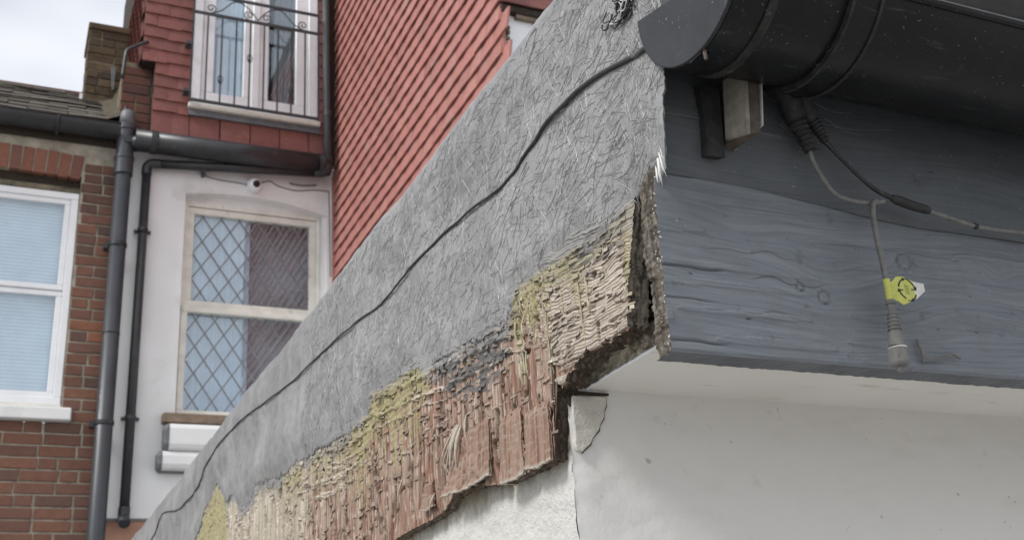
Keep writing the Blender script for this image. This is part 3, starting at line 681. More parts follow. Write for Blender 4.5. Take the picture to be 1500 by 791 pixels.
def plywood():
    ys = np.concatenate([np.arange(.575, .7258, .0008), np.arange(.7266, 1.05, .0008), np.arange(1.05, 1.4, .0013), np.arange(1.4, 2.5, .003), np.arange(2.5, 3.75, .02), [7.25]])
    nv = 190; t = np.linspace(0, 1, nv)
    lo = zlow(ys); hi = np.maximum(zb(ys) + .012, lo + .05)
    Y = np.repeat(ys[:, None], nv, 1); Z = lo[:, None] + (hi - lo)[:, None] * t[None]
    Y = Y + (ywood_front(Z) - .575 + (vn(Z * 700, Z * 0, 6) - .5) * .0012) * np.exp(-(Y - .575) / .06)
    stp = (Y > .7262) & (Z < 2.239); Y = Y + stp * np.interp(Z, [2.185, 2.24], [.0125, .0]) * np.exp(-np.abs(Y - .7266) / .02) + stp * np.exp(-np.abs(Y - .7266) / .004) * (vn(Z * 300, Z * 0, 7) - .5) * .003
    H, C = wood_field(Y, Z)
    H = np.where(ys[:, None] > 3.4, 0, H)
    # edges of the sheet splay and thin out at the bottom
    e = np.exp(-(Z - lo[:, None]) / .006) * (ys[:, None] > .73); H = H + e * .0012 * (fbm(Y * 80, Y * 0, 9) - .3)
    X = XS + .0015 - H
    me = np_mesh('plywood_board', np.stack([X, Y, Z], -1), grid_quads(len(ys), nv), M['wood'], C)
    po = P(link('plywood_board', me, EX))
    # lower edge: laminations seen from beneath
    n = 16; d = np.linspace(0, .0172, n)
    def rim(name, x, y, z, nrm, dark, flip, pale=.5, rough=.0034, tl=3.0):
        k = len(x); D = np.repeat(d[None], k, 0); T = np.repeat(np.arange(k)[:, None] * .7, n, 1)
        lam = np.sin(D / .0172 * np.pi * 6.3); nz_ = fbm(T / tl, D * 900, 95)
        off = ((lam > 0) * .0013 + (nz_ - .4) * rough) * (D > 0)
        Xr = x[:, None] + D; Yr = y[:, None] + nrm[0] * off; Zr = z[:, None] + nrm[1] * off
        cc = np.zeros((k, n, 3)); cc[:] = dark; cc = mix3(cc, (.40, .36, .31), (lam > 0) * pale * sst(.3, .55, nz_)); cc = mix3(cc, (.03, .026, .02), sst(.55, .7, fbm(T / 7, D * 500, 96)) * .8)
        cc[:, 0] = np.array((.33, .29, .24)) * pale + np.array(dark) * (1 - pale)
        return link(name, np_mesh(name, np.stack([Xr, Yr, Zr], -1), grid_quads(k, n, flip), M['wood'], cc), po)
    i0 = np.searchsorted(ys, .7262)
    rim('lower_edge', X[:i0, 0], Y[:i0, 0], Z[:i0, 0], (0, 1), (.07, .052, .038), False, .35)
    rim('lower_edge', X[i0:, 0], Y[i0:, 0], Z[i0:, 0], (0, 1), (.13, .10, .075), False, .8)
    rim('front_edge', X[0], Y[0], Z[0], (1, 0), (.24, .215, .18), True, .85, .0016, 26.0)
    zz = np.linspace(2.186, 2.239, 70); j = i0
    xx = np.interp(zz, Z[j], X[j]); yy = np.interp(zz, Z[j], Y[j])
    rim('step_edge', xx, yy, zz, (1, 0), (.055, .04, .032), True, .25)
    # curled flakes of the outer veneer still hanging on
    fl = []; q = []; cl = []; nfl = 0
    while nfl < 750:
        y = .60 + rng.random() ** 1.2 * 1.0; lo_ = float(zlow(y)); hb = float(zb(y)); z = lo_ + (hb - lo_) * (1 - .88 * rng.random() ** 1.6)
        if z > hb - .002: continue
        s = .8 + .5 * (y - .6)
        l = rng.uniform(.005, .016) * s; w = rng.uniform(.0008, .0024) * s; tilt = rng.normal(.06, .14); cu = rng.uniform(.0006, .0028) * s
        k = 5; tt = np.linspace(-.5, .5, k)
        py = y + tt * l; pz = z + tt * l * math.tan(tilt)
        hh, cc = wood_field(py[None], np.clip(pz[None], 2.187, 3)); x0 = XS + .0015 - np.minimum(hh[0], .004) - .0003
        bs = len(fl)
        for a in range(k):
            lift = cu * (1 - abs(tt[a]) * 1.4) * rng.uniform(.6, 1.2)
            fl += [(x0[a] - .0001, py[a], pz[a] + w), (x0[a] - lift * .7, py[a], pz[a]), (x0[a] - lift, py[a], pz[a] - w * (.7 + .5 * rng.random()))]
        bc = cc[0].mean(0) * .5 + np.array((.30, .26, .21)) * .5 if rng.random() < .6 else cc[0].mean(0) * 1.05
        bc = bc * rng.uniform(.75, 1.15)
        cl += [bc] * (3 * k)
        for a in range(k - 1):
            for b in range(2): q.append((bs + a * 3 + b, bs + a * 3 + b + 1, bs + (a + 1) * 3 + b + 1, bs + (a + 1) * 3 + b))
        nfl += 1
    tag(link('veneer_flakes', np_mesh('veneer_flakes', fl, q, M['wood'], np.array(cl)), po), kind='stuff')
    # larger loose veneer flaps, curling outwards at the bottom
    def flap(y0, y1, z0, z1, ydrift, curl, seed):
        nu, nv2 = 40, 60; a = np.linspace(0, 1, nu)[:, None]; b = np.linspace(0, 1, nv2)[None]
        yb = y0 + (y1 - y0) * a + ydrift * (1 - b) * (a - .0) + (fbm(b * 9, b * 0 + seed, seed) - .5) * .004 * (a < .02) + (fbm(b * 11, b * 0 + seed, seed + 3) - .5) * .006 * (a > .98) + b * 0
        zz = z0 + (z1 - z0) * b + (fbm(a * 14, a * 0, seed + 1) - .5) * .003 * (1 - b) + (1 - b) * np.interp(a, [0, .5, 1], [.001, -.001, .002])
        vg = fbm(yb * 640, zz * 22, 76 + seed, 3)
        H = .0016 + curl * (1 - b) ** 2.2 * (.35 + .65 * a) + (vg - .5) * .0007 - .002 * sst(.85, 1, b)
        cc = np.stack([.26 + .40 * (vg - .5), .165 + .32 * (vg - .5), .125 + .27 * (vg - .5)], -1)
        cc = mix3(cc, (.36, .30, .245), sst(.56, .66, fbm(yb * 90, zz * 420, seed + 5)) * .6); cc = mix3(cc, (.33, .25, .20), sst(.45, .7, fbm(yb * 300, zz * 18, seed + 6)) * .6); cc = mix3(cc, (.46, .42, .36), sst(.07, .0, b + a * 0 + (fbm(a * 30, a * 0, 3) - .5) * .06))
        hh, _ = wood_field(yb, np.clip(zz, 2.187, 3)); X0 = XS + .0015 - np.clip(hh, -.001, .003)
        F = np.stack([X0 - H - .0009, yb, zz], -1); B = np.stack([X0 - H + .0012, yb, zz], -1)
        co = np.concatenate([F.reshape(-1, 3), B.reshape(-1, 3)]); qq = grid_quads(nu, nv2); o = nu * nv2
        e = []
        for i in range(nu - 1): e.append((i * nv2, i * nv2 + o, (i + 1) * nv2 + o, (i + 1) * nv2))
        for k_ in (0, nu - 1):
            for i in range(nv2 - 1): e.append((k_ * nv2 + i, k_ * nv2 + i + o, k_ * nv2 + i + 1 + o, k_ * nv2 + i + 1))
        qq = np.concatenate([qq, (qq + o)[:, ::-1], np.array(e)])
        link('veneer_flap', np_mesh('veneer_flap', co, qq, M['wood'], np.concatenate([cc.reshape(-1, 3), cc.reshape(-1, 3) * .8])), po)
    flap(.850, .925, 2.1965, 2.249, .026, .0085, 3)
    flap(.7400, .7805, 2.1845, 2.232, .002, .0030, 5)
    flap(.7870, .829, 2.1840, 2.240, .003, .0032, 8)
    flap(.992, 1.018, 2.199, 2.225, .004, .004, 11)
    # pale splinters sprung off the board
    for (y, z, dy, dz_, r, cv) in [(.921, 2.259, .030, -.040, .0020, .004), (.917, 2.258, .018, -.044, .0024, .006), (.912, 2.256, .008, -.043, .0022, .005), (.926, 2.254, .040, -.028, .0014, .003), (.924, 2.258, .034, -.038, .0010, .008), (.8995, 2.262, -.002, -.03, .0012, .002), (1.075, 2.245, .018, -.030, .0013, .003), (.985, 2.21, .014, -.018, .0012, .003)]:
        pts = [Vector((XS - .0015, y, z)), Vector((XS - .0015 - cv, y + dy * .35, z + dz_ * .5)), Vector((XS - .001 - cv * .6, y + dy, z + dz_))]
        MB().tube(spline(pts, 5), [r * k for k in np.interp(np.linspace(0, 1, 11), [0, .3, 1], [.4, 1, .08])], 5).build('splinter', M['splinter'], po, smooth=True)
    # hanging olive resin drips
    for i in range(15):
        y = random.uniform(.655, .80); zt_ = float(zb(y)) - random.uniform(.012, .03); l = random.uniform(.018, .055)
        if i in (2, 8, 9): l = .064
        pts = []; zz = zt_
        for k in range(7):
            pts.append((y + random.uniform(-.0008, .0008), zz - l * k / 6))
        pts = [p for p in pts if p[1] > float(zlow(p[0])) - .006]
        if len(pts) < 3: continue
        py = np.array([p[0] for p in pts]); pz = np.array([p[1] for p in pts]); hh, _ = wood_field(py[None], np.clip(pz[None], 2.187, 3))
        w = random.uniform(.0007, .0015); rr = [w * .8] * (len(pts) - 2) + [w * 1.5, w * .6]
        MB().tube(spline([(XS + .0012 - min(hh[0][k], .003), py[k], pz[k]) for k in range(len(pts))], 4), np.interp(np.linspace(0, 1, 4 * (len(pts) - 1) + 1), np.linspace(0, 1, len(rr)), rr), 6).build('resin_drip', M['resin'], po, smooth=True)
plywood()

# ================================================================== GUTTER on the extension
GY, GZ, GR = .4815, 2.4375, .0592
GT = thing('rain_gutter', 'black half round plastic gutter with stop end along the extension eaves', 'gutter', (.365, GY, GZ))
def arc(r, a0, a1, n): return [(GY + r * math.cos(a0 + (a1 - a0) * k / n), GZ + r * math.sin(a0 + (a1 - a0) * k / n)) for k in range(n + 1)]
A0, A1 = R(180 + 25), R(360 + 3)   # front lip (towards -Y) to back rim
def channel(name, x0, x1, ro, ri, mat, n=40, seg=1):
    po = arc(ro, A0, A1, n); pi = arc(ri, A0, A1, n); b = MB()
    xs = np.linspace(x0, x1, seg + 1); k = n + 1
    for x in xs:
        for (y, z) in po: b.v.append((x, y, z))
        for (y, z) in pi: b.v.append((x, y, z))
    for s in range(seg):
        o = s * 2 * k; p = (s + 1) * 2 * k
        for i in range(n):
            b.f.append((o + i, o + i + 1, p + i + 1, p + i)); b.f.append((o + k + i + 1, o + k + i, p + k + i, p + k + i + 1))
        for i in (0, n): b.f.append((o + i, p + i, p + k + i, o + k + i))
    for o in (0, seg * 2 * k):
        for i in range(n): b.f.append((o + i, o + k + i, o + k + i + 1, o + i + 1))
    ob = b.build(name, mat, GT); P(ob); return smooth_angle(ob, 50)
channel('gutter_channel', .372, 4.2, GR, GR - .0025, M['gutter'], 48, 1)
channel('cap_sleeve', .3665, .3905, GR + .0016, GR - .0024, M['gutter'])
channel('sleeve_rim', .3905, .3965, GR + .0028, GR + .0002, M['seal'])
channel('union_band', .4500, .4690, GR + .0032, GR + .0002, M['gutter'])
channel('union_rim', .4478, .4500, GR + .0042, GR + .0002, M['seal'])
channel('union_rim', .4690, .4712, GR + .0044, GR + .0002, M['seal'])
cp = arc(GR + .0016, A0, A1, 48)
ob = MB().prism(cp, 'x', .3635, .3665).build('end_cap', M['cap'], GT, bevel=.0007); P(ob)
lp = MB().tube([(.372, GY + GR * math.cos(A0), GZ + GR * math.sin(A0)), (4.2, GY + GR * math.cos(A0), GZ + GR * math.sin(A0))], .0030, 8); P(smooth_angle(lp.build('front_lip', M['gutter'], GT)))
P(MB().tube([(.3665, GY - .004, GZ - GR - .0005), (.3668, GY - .004, GZ - GR - .0075)], [.0014, .0011], 8).build('screw', M['packer_dark'], GT))
P(MB().box(.3645, .3705, GY - .003, GY + .010, GZ - GR - .0026, GZ - GR + .001).build('cap_lug', M['gutter'], GT))
gr_ = MB()
for i in range(46):
    x = random.choice([random.gauss(.3935, .0025), random.gauss(.449, .0015), random.gauss(.4700, .0015)]); a = R(random.uniform(200, 340)); r = GR + .004
    p = Vector((x, GY + (GR + .0022) * math.cos(a), GZ + (GR + .0022) * math.sin(a))); d = Vector((random.gauss(0, .002), -math.sin(a) * random.gauss(0, .003), math.cos(a) * random.gauss(0, .003)))
    gr_.tube([p, p + d], random.uniform(.0002, .0005), 4)
ob = gr_.build('dried_debris', M['seal'], GT); P(ob); ob['kind'] = 'stuff'

# ================================================================== CABLES on the extension
pts = [(.5300, 2.4170), (.5423, 2.4203), (.5809, 2.4293), (.6324, 2.4381), (.6913, 2.4424), (.7315, 2.4375), (.7816, 2.4349), (.835, 2.4424), (.9031, 2.449), (.9403, 2.4523), (1.0226, 2.4513), (1.1157, 2.4517), (1.1938, 2.4594), (1.3122, 2.4695), (1.489, 2.4834), (1.6605, 2.498), (1.9274, 2.5254), (2.1947, 2.5305), (2.3454, 2.5036), (2.5998, 2.5067), (2.848, 2.5429), (3.0216, 2.5184), (3.4, 2.51), (4.2, 2.50)]
sp = spline([(0, y, z) for y, z in pts], 6)
cb = MB().tube([(float(xg(p.y, p.z)) - .0017 - .0008 * math.sin(p.y * 31), p.y, p.z) for p in sp], [float(np.interp(p.y, [.55, .62, .8, 1.2, 2.5], [.0021, .0018, .0013, .0011, .0014])) for p in sp], 9).build('wall_cable', M['cable_black'], None, smooth=True)
tag(cb, 'thin black cable running along the grey fibreglass roof edge', 'cable')

CY = .535
LC = thing('lighting_cable', 'grey outdoor cable with splitter, dark plugs and dangling connector on blue grey fascia', 'cable', (.538, CY, 2.322))
def tb(name, pts, r, mat, n=10, k=6):
    s = spline(pts, k); rr = r if not hasattr(r, '__len__') else list(np.interp(np.linspace(0, 1, len(s)), np.linspace(0, 1, len(r)), r))
    o = MB().tube(s, rr, n).build(name, mat, LC); P(o); return smooth_angle(o, 50)
def ribbed(name, a, b, r0, r1, ribs, mat):
    a = Vector(a); b = Vector(b); n = ribs * 4; ps = []; rs = []
    for i in range(n + 1):
        t = i / n; ps.append(a + (b - a) * t); rs.append((r0 + (r1 - r0) * t) * (1.0 if i % 4 in (0, 1) else .80))
    o = MB().tube(ps, rs, 12).build(name, mat, LC); P(o); return smooth_angle(o, 35)
ribbed('plug', (.4790, .5340, 2.3800), (.4868, .5345, 2.3560), .0072, .0046, 7, M['plug_dark'])
tb('plug_body', [(.470, .529, 2.398), (.4790, .5335, 2.381)], .0078, M['plug_dark'])
ribbed('plug', (.4905, .5320, 2.3810), (.5015, .5340, 2.3655), .0056, .0030, 7, M['plug_dark'])
tb('plug_body', [(.482, .528, 2.396), (.4905, .5320, 2.3810)], .0062, M['plug_dark'])
tb('cable', [(.4862, .5345, 2.358), (.4882, CY, 2.3478), (.4960, CY, 2.3325), (.5040, CY, 2.3245), (.5180, CY, 2.3224), (.5321, CY, 2.3227), (.5440, CY - .001, 2.3255)], .0017, M['cable_grey'])
tb('cable', [(.5010, .534, 2.3662), (.5140, CY, 2.3545), (.5276, CY, 2.3422), (.5400, CY, 2.3340), (.5560, CY, 2.3287)], [.0020, .0013, .0014, .0017, .0019], M['cable_black'])
tb('splitter_sleeve', [(.5530, CY, 2.3298), (.5575, CY, 2.3286), (.5700, CY, 2.3262), (.5820, CY, 2.3246), (.5862, CY, 2.3236)], [.0022, .0034, .0035, .0033, .0022], M['plug_dark'], 12)
tb('cable', [(.5850, CY, 2.3238), (.6050, CY, 2.3205), (.6288, CY, 2.3171), (.6520, CY, 2.3168), (.6765, CY, 2.3175), (.74, CY, 2.318), (1.2, CY + .005, 2.33)], .0018, M['cable_grey'])
tb('sleeve_ring', [(.6265, CY, 2.3175), (.6295, CY, 2.3170)], .0023, M['plug_dark'])
tb('cable', [(.5400, CY + .001, 2.3240), (.5350, CY - .002, 2.3240), (.5308, CY - .003, 2.3190), (.5290, CY - .003, 2.3080), (.5285, CY - .003, 2.2952), (.5290, CY - .003, 2.276), (.5290, CY - .003, 2.2598), (.5286, CY - .003, 2.2450)], .0019, M['cable_grey'])
yd = CY - .003
tb('tape_wrap', [(.5292, yd, 2.2640), (.5290, yd, 2.2560), (.5288, yd, 2.2490)], .0024, M['yellow'])
tb('tape_wrap', [(.5287, yd, 2.2488), (.5286, yd, 2.2462)], .0034, M['plug_grey'])
ribbed('strain_relief', (.5285, yd, 2.2395), (.5276, yd, 2.2258), .0036, .0050, 5, M['plug_grey'])
tb('connector_neck', [(.5286, yd, 2.2470), (.5285, yd, 2.2390)], .0026, M['plug_grey'])
tb('connector_body', [(.5276, yd, 2.2262), (.5272, yd, 2.2200), (.5270, yd, 2.2162), (.5268, yd, 2.2152)], [.0050, .0052, .0058, .0060], M['plug_grey'], 16)
tb('pale_ring', [(.5268, yd, 2.2155), (.5268, yd, 2.2143)], .0062, M['tagwhite'], 18)
tb('connector_cap', [(.5268, yd, 2.2146), (.5265, yd, 2.2100), (.5263, yd, 2.2050), (.5262, yd, 2.2026)], [.0064, .0067, .0066, .0050], M['plug_grey'], 18)
tb('cap_nipple', [(.5262, yd, 2.2030), (.5261, yd, 2.2003), (.5260, yd, 2.1988)], [.0032, .0028, .0018], M['plug_grey'], 10)
# folded warning tag: yellow with a pale outer end, arrows in a ring and tiny print
def warn_tag():
    out = [(.5300, 2.2610), (.5335, 2.2632), (.5355, 2.2658), (.5420, 2.2662), (.5490, 2.2648), (.5555, 2.2632), (.5582, 2.2626), (.5575, 2.2590), (.5555, 2.2545), (.5520, 2.2520), (.5470, 2.2498), (.5420, 2.2474), (.5372, 2.2455), (.5345, 2.2478), (.5302, 2.2500)]
    yy = lambda x: yd - .0004 - .0035 * ((x - .530) / .028) - .0016 * math.sin((x - .53) / .028 * 6)
    def sheet(name, lo, hi, mat, dy=0, par=None):
        xs = np.linspace(lo, hi, 16); b = MB()
        top = [(.5300, 2.2610), (.5335, 2.2632), (.5355, 2.2658), (.5420, 2.2662), (.5490, 2.2648), (.5582, 2.2626)]; bot = [(.5300, 2.2500), (.5345, 2.2478), (.5372, 2.2455), (.5420, 2.2474), (.5470, 2.2498), (.5520, 2.2520), (.5582, 2.2570)]
        for x in xs:
            zt_ = np.interp(x, *zip(*top)); zb_ = np.interp(x, *zip(*bot))
            for d in (0, .0004):
                for k in range(5): b.v.append((x, yy(x) + d + dy, zb_ + (zt_ - zb_) * k / 4))
        for i in range(15):
            for d in (0, 5):
                for k in range(4): b.f.append((i * 10 + d + k, (i + 1) * 10 + d + k, (i + 1) * 10 + d + k + 1, i * 10 + d + k + 1))
            b.f.append((i * 10, i * 10 + 5, (i + 1) * 10 + 5, (i + 1) * 10)); b.f.append((i * 10 + 4, (i + 1) * 10 + 4, (i + 1) * 10 + 9, i * 10 + 9))
        o = b.build(name, mat, LC); P(o); return smooth_angle(o)
    sh = sheet('warning_tag', .5300, .5510, M['yellow']); s2 = sheet('tag_end', .5510, .5582, M['tagwhite'])
    cx, cz, rx, rz = .5440, 2.2572, .0080, .0076
    ink = MB()
    def strip(pl, w):
        for (a, b_) in zip(pl[:-1], pl[1:]):
            d = Vector((b_[0] - a[0], b_[1] - a[1])).normalized(); nx, nz_ = -d.y * w / 2, d.x * w / 2; f = lambda x, z: (x, yy(x) - .00015, z)
            ink.quad(f(a[0] - nx, a[1] - nz_), f(b_[0] - nx, b_[1] - nz_), f(b_[0] + nx, b_[1] + nz_), f(a[0] + nx, a[1] + nz_))
    for (a0, a1) in ((170, 115), (75, 20), (-20, -62), (245, 195)):
        pl = [(cx + rx * math.cos(R(a0 + (a1 - a0) * k / 6)), cz + rz * math.sin(R(a0 + (a1 - a0) * k / 6))) for k in range(7)]
        strip(pl, .0011); e = pl[-1]; p = pl[-2]; d = Vector((e[0] - p[0], e[1] - p[1])).normalized()
        f = lambda x, z: (x, yy(x) - .00018, z)
        n = len(ink.v); ink.v += [f(e[0] - d.y * .0015, e[1] + d.x * .0015), f(e[0] + d.y * .0015, e[1] - d.x * .0015), f(e[0] + d.x * .0024, e[1] + d.y * .0024)]; ink.f.append((n, n + 1, n + 2))
    for i, z in enumerate((2.2598, 2.2584, 2.2570, 2.2556, 2.2542)):
        x = .5412
        while x < .5452:
            l = random.uniform(.0005, .0011); strip([(x, z), (min(x + l, .5455), z + .0001)], .00042); x += l + .0003
    for (x, z) in ((.5480, 2.2580), (.5352, 2.2562), (.5428, 2.2650), (.5425, 2.2492)):
        for k in range(4): strip([(x + k * .0011, z), (x + k * .0011 + .0008, z + .0001)], .0009)
    ink.build('print', M['ink'], sh)
warn_tag()
# cobweb wisps
wb = thing('cobweb', 'wispy dirty cobweb strands around the dark plugs under the gutter', 'cobweb', (.47, .53, 2.38))
for j in range(3):
    b = MB()
    for i in range(9):
        p = Vector((.478 + random.gauss(0, .012), .531 + random.gauss(0, .006), 2.378 + random.gauss(0, .010))); d = Vector((random.gauss(0, .02), random.gauss(0, .006), random.gauss(0, .009)))
        b.tube(spline([p, p + d * .5 + Vector((0, 0, -.003)), p + d], 4), .00006, 3, False)
    P(b.build('web_strand', M['web'], wb))
b = MB().tube(spline([(.5632, .5495, 2.2300), (.5640, .549, 2.2245), (.5660, .549, 2.2190), (.5640, .549, 2.2130)], 5), [.0012] * 8 + [.0018] * 4 + [.0006] * 4, 6)
b.tube(spline([(.5650, .5505, 2.2150), (.5760, .549, 2.2165), (.5860, .548, 2.2195), (.5930, .549, 2.2215), (.6000, .550, 2.2190)], 5), [.0009] * 21, 5)
o = b.build('dirty_web', M['plug_grey'], None, smooth=True); tag(o, 'grey dusty cobweb scrap stuck to the bottom of the fascia', 'cobweb')

# ================================================================== BACK: shared builders
DB = 7.3
def brick_mesh(name, l, h, d, mat, seed):
    r = random.Random(seed); c = .004; b = MB(); j = lambda a: a + r.uniform(-.0025, .0025)
    o = [(-l / 2, -h / 2), (l / 2, -h / 2), (l / 2, h / 2), (-l / 2, h / 2)]
    for (x, z) in o: b.v.append((j(x), .004, j(z)))
    for (x, z) in o: b.v.append((x + (c if x < 0 else -c) + r.uniform(-.002, .002), 0, z + (c if z < 0 else -c)))
    for (x, z) in o: b.v.append((x, d, z))
    b.f += [(4, 5, 6, 7)] + [(i, (i + 1) % 4, 4 + (i + 1) % 4, 4 + i) for i in range(4)] + [(8 + i, 8 + (i + 1) % 4, (i + 1) % 4, i) for i in range(4)]
    return b.mesh(name, mat)
_bm = {}
def brick_me(kind, mat, l):
    k = (kind, round(l, 3))
    if k not in _bm: _bm[k] = [brick_mesh('brick', l, .064, .06, mat, i) for i in range(3)]
    return random.choice(_bm[k])
def put(name, me, par, loc, rot=(0, 0, 0)):
    o = bpy.data.objects.new(name, me); COL.objects.link(o); o.parent = par; o.matrix_parent_inverse = PINV[par.name]; o.location = loc; o.rotation_euler = rot; return o
PINV = {}
def pinv(par):
    m = par.matrix_basis.copy()
    q = par.parent
    if q is not None: m = q.matrix_basis @ par.matrix_parent_inverse @ m
    PINV[par.name] = m.inverted(); return par
def part(b, name, mat, par, smooth=False, bevel=0):
    if par.name not in PINV: pinv(par)
    o = b.build(name, mat, par, smooth, bevel); o.matrix_parent_inverse = PINV[par.name]; return o
def brick_rows(par, mat, kind, x0, x1, zrow0, rows, yface, skip, course=.0755, pattern=None, jit=.0015):
    for r in range(rows):
        z = zrow0 + course * r; x = x0 + (0 if r % 2 else -.11) - random.uniform(0, .03); i = r
        while x < x1:
            l = .215 if (i % 3) else .1025
            a, b = x, x + l; x = b + .0105; i += 1
            a = max(a, x0); b = min(b, x1)
            if b - a < .03: continue
            for (sa, sb) in skip(a, b, z):
                if sb - sa < .025: continue
                put('brick', brick_me(kind, mat, round((sb - sa) / .01) * .01), par, ((sa + sb) / 2, yface + random.uniform(-jit, jit), z), (random.uniform(-.01, .01), random.uniform(-.008, .008), random.uniform(-.006, .006)))

# ------------------------------------------------------------------ brick house on the left
BH = thing('brick_house', 'red brick house with white sash style window and old slate roof', 'building', (-1, DB, 0)); pinv(BH)
WX0, WX1, WZ0, WZ1 = -.70, .284, 4.040, 5.640
wl = MB()
y = DB + .008
wl.box(-3, WX0, y, y + .3, 0, 5.95); wl.box(WX1, .548, y, y + .3, 0, 5.95); wl.box(WX0, WX1, y, y + .3, 0, WZ0 - .1); wl.box(WX0, WX1, y + .001, y + .3, 5.655, 5.95)
part(wl, 'wall', M['mortar'], BH)
def skip_l(a, b, z):
    if z < 3.94: return [(a, b)]
    if z < WZ0 + .012: return [(max(a, .352), b)] if b > .352 else ([] if a > -.77 else [(a, min(b, -.77))])
    if z < 5.60: out = [(max(a, .288), b)] if b > .288 else []
    else: out = [(max(a, .302), b)] if b > .302 else []
    if a < WX0 - .004: out.append((a, min(b, WX0 - .004)))
    return out
brick_rows(BH, M['brick'], 'red', -1.15, .545, 3.7986 - .0378 - 12 * .0755, 39, DB, skip_l)
# arch of upright bricks
am = [brick_mesh('brick', .066, .178, .07, M['arch_brick'], i + 30) for i in range(4)]
xa = .282
while xa > -.76:
    cx = xa - .033; u = (cx + .208) / .49; z = 5.742 - .026 * u * u
    put('arch_brick', random.choice(am), BH, (cx, DB - .001 + random.uniform(-.002, .002), z + random.uniform(-.002, .002)), (0, .10 * u + random.uniform(-.01, .01), 0)); xa -= .0765
part(MB().box(WX0, WX1 + .003, DB + .05, DB + .12, 5.532, 5.70), 'head_packing', M['dark_wood'], BH)
b = MB(); b.hexa([(WX0, DB + .012, 5.534), (WX1 - .002, DB + .012, 5.534), (WX1 - .002, DB + .05, 5.534), (WX0, DB + .05, 5.534), (WX0, DB + .02, 5.575), (WX1 - .002, DB + .02, 5.570), (WX1 - .002, DB + .05, 5.575), (WX0, DB + .05, 5.575)])
part(b, 'head_mortar', M['mortar_dark'], BH)
# window
wn = part(MB().box(WX0 + .02, WX1 - .02, DB + .22, DB + .24, 4.06, 5.53), 'window', M['interior'], BH); pinv(wn)
def sub(b, name, mat, smooth=False, bevel=0, par=None):
    par = par or wn; o = b.build(name, mat, par, smooth, bevel); o.matrix_parent_inverse = PINV[par.name]; return o
def frame_ring(x0, x1, z0, z1, w, y0, y1):
    b = MB(); b.box(x0, x1, y0, y1, z0, z0 + w); b.box(x0, x1, y0, y1, z1 - w, z1); b.box(x0, x0 + w, y0 + .0007, y1, z0 + w, z1 - w); b.box(x1 - w, x1, y0 + .0007, y1, z0 + w, z1 - w); return b
sub(frame_ring(WX0 + .003, WX1 - .003, 4.062, 5.532, .048, DB + .018, DB + .085), 'window_frame', M['upvc'], bevel=.004)
sub(frame_ring(WX0 + .052, WX1 - .052, 4.83, 5.484, .036, DB + .028, DB + .075), 'sash', M['upvc'], bevel=.004)
sub(frame_ring(WX0 + .052, WX1 - .052, 4.112, 4.826, .036, DB + .034, DB + .08), 'sash', M['upvc'], bevel=.004)
sub(MB().box(WX0 + .09, WX1 - .09, DB + .048, DB + .054, 4.868, 5.448), 'pane', M['glass']); sub(MB().box(WX0 + .09, WX1 - .09, DB + .054, DB + .060, 4.15, 4.79), 'pane', M['glass'])
b = MB()
for k in range(56):
    z = 4.12 + k * .0245; b.quad((WX0 + .06, DB + .094, z), (WX1 - .06, DB + .094, z), (WX1 - .06, DB + .0962, z + .0240), (WX0 + .06, DB + .0962, z + .0240))
sub(b, 'blind', M['curtain'])
b = MB(); b.hexa([(WX0 - .06, DB - .06, 3.948), (.345, DB - .06, 3.948), (.345, DB + .03, 3.948), (WX0 - .06, DB + .03, 3.948), (WX0 - .06, DB - .06, 4.026), (.345, DB - .06, 4.026), (.345, DB + .03, 4.046), (WX0 - .06, DB + .03, 4.046)])
sub(b, 'sill', M['white_paint'], bevel=.006)
sub(MB().box(WX0, WX1 - .002, DB + .008, DB + .03, 4.0465, 4.0615), 'sill_bead', M['old_white'])
# roof slates
SL = .703; RY0, RZ0, RY1 = 7.17, 6.015, 8.70
def roofz(y): return RZ0 + (y - RY0) * SL
rf = part(MB().hexa([(-3, RY0, RZ0 - .06), (.56, RY0, RZ0 - .06), (.56, RY1, roofz(RY1) - .06), (-3, RY1, roofz(RY1) - .06), (-3, RY0, RZ0 - .012), (.56, RY0, RZ0 - .012), (.56, RY1, roofz(RY1) - .012), (-3, RY1, roofz(RY1) - .012)]), 'roof', M['mortar_dark'], BH); pinv(rf)
nslr = 9; gsl = (RY1 - RY0) / nslr; sm = []
for i in range(6):
    r_ = random.Random(i); w, ln, th = .25, gsl * 1.22, .012; b = MB()
    j = lambda: r_.uniform(-.014, .014)
    b.hexa([(-w / 2, j(), .0), (w / 2, j(), .0), (w / 2, ln, -.012), (-w / 2, ln, -.012), (-w / 2, j(), th), (w / 2, j(), th), (w / 2, ln, th - .012), (-w / 2, ln, th - .012)])
    sm.append(b.mesh('slate', M['slate']))
sang = math.atan(SL)
for r in range(nslr):
    x = -1.25 + (.128 if r % 2 else 0)
    while x < .50:
        yy = RY0 - .03 + r * gsl + random.uniform(-.012, .012)
        put('slate', random.choice(sm), rf, (x, yy, roofz(yy) + .018 + random.uniform(0, .008)), (sang + random.uniform(-.02, .02), random.uniform(-.02, .02), random.uniform(-.03, .03))); x += .256
sub(MB().tube([(-3, RY1, roofz(RY1) - .01), (.30, RY1, roofz(RY1) - .01)], .045, 10), 'ridge_tile', M['pier_brick'], par=rf)
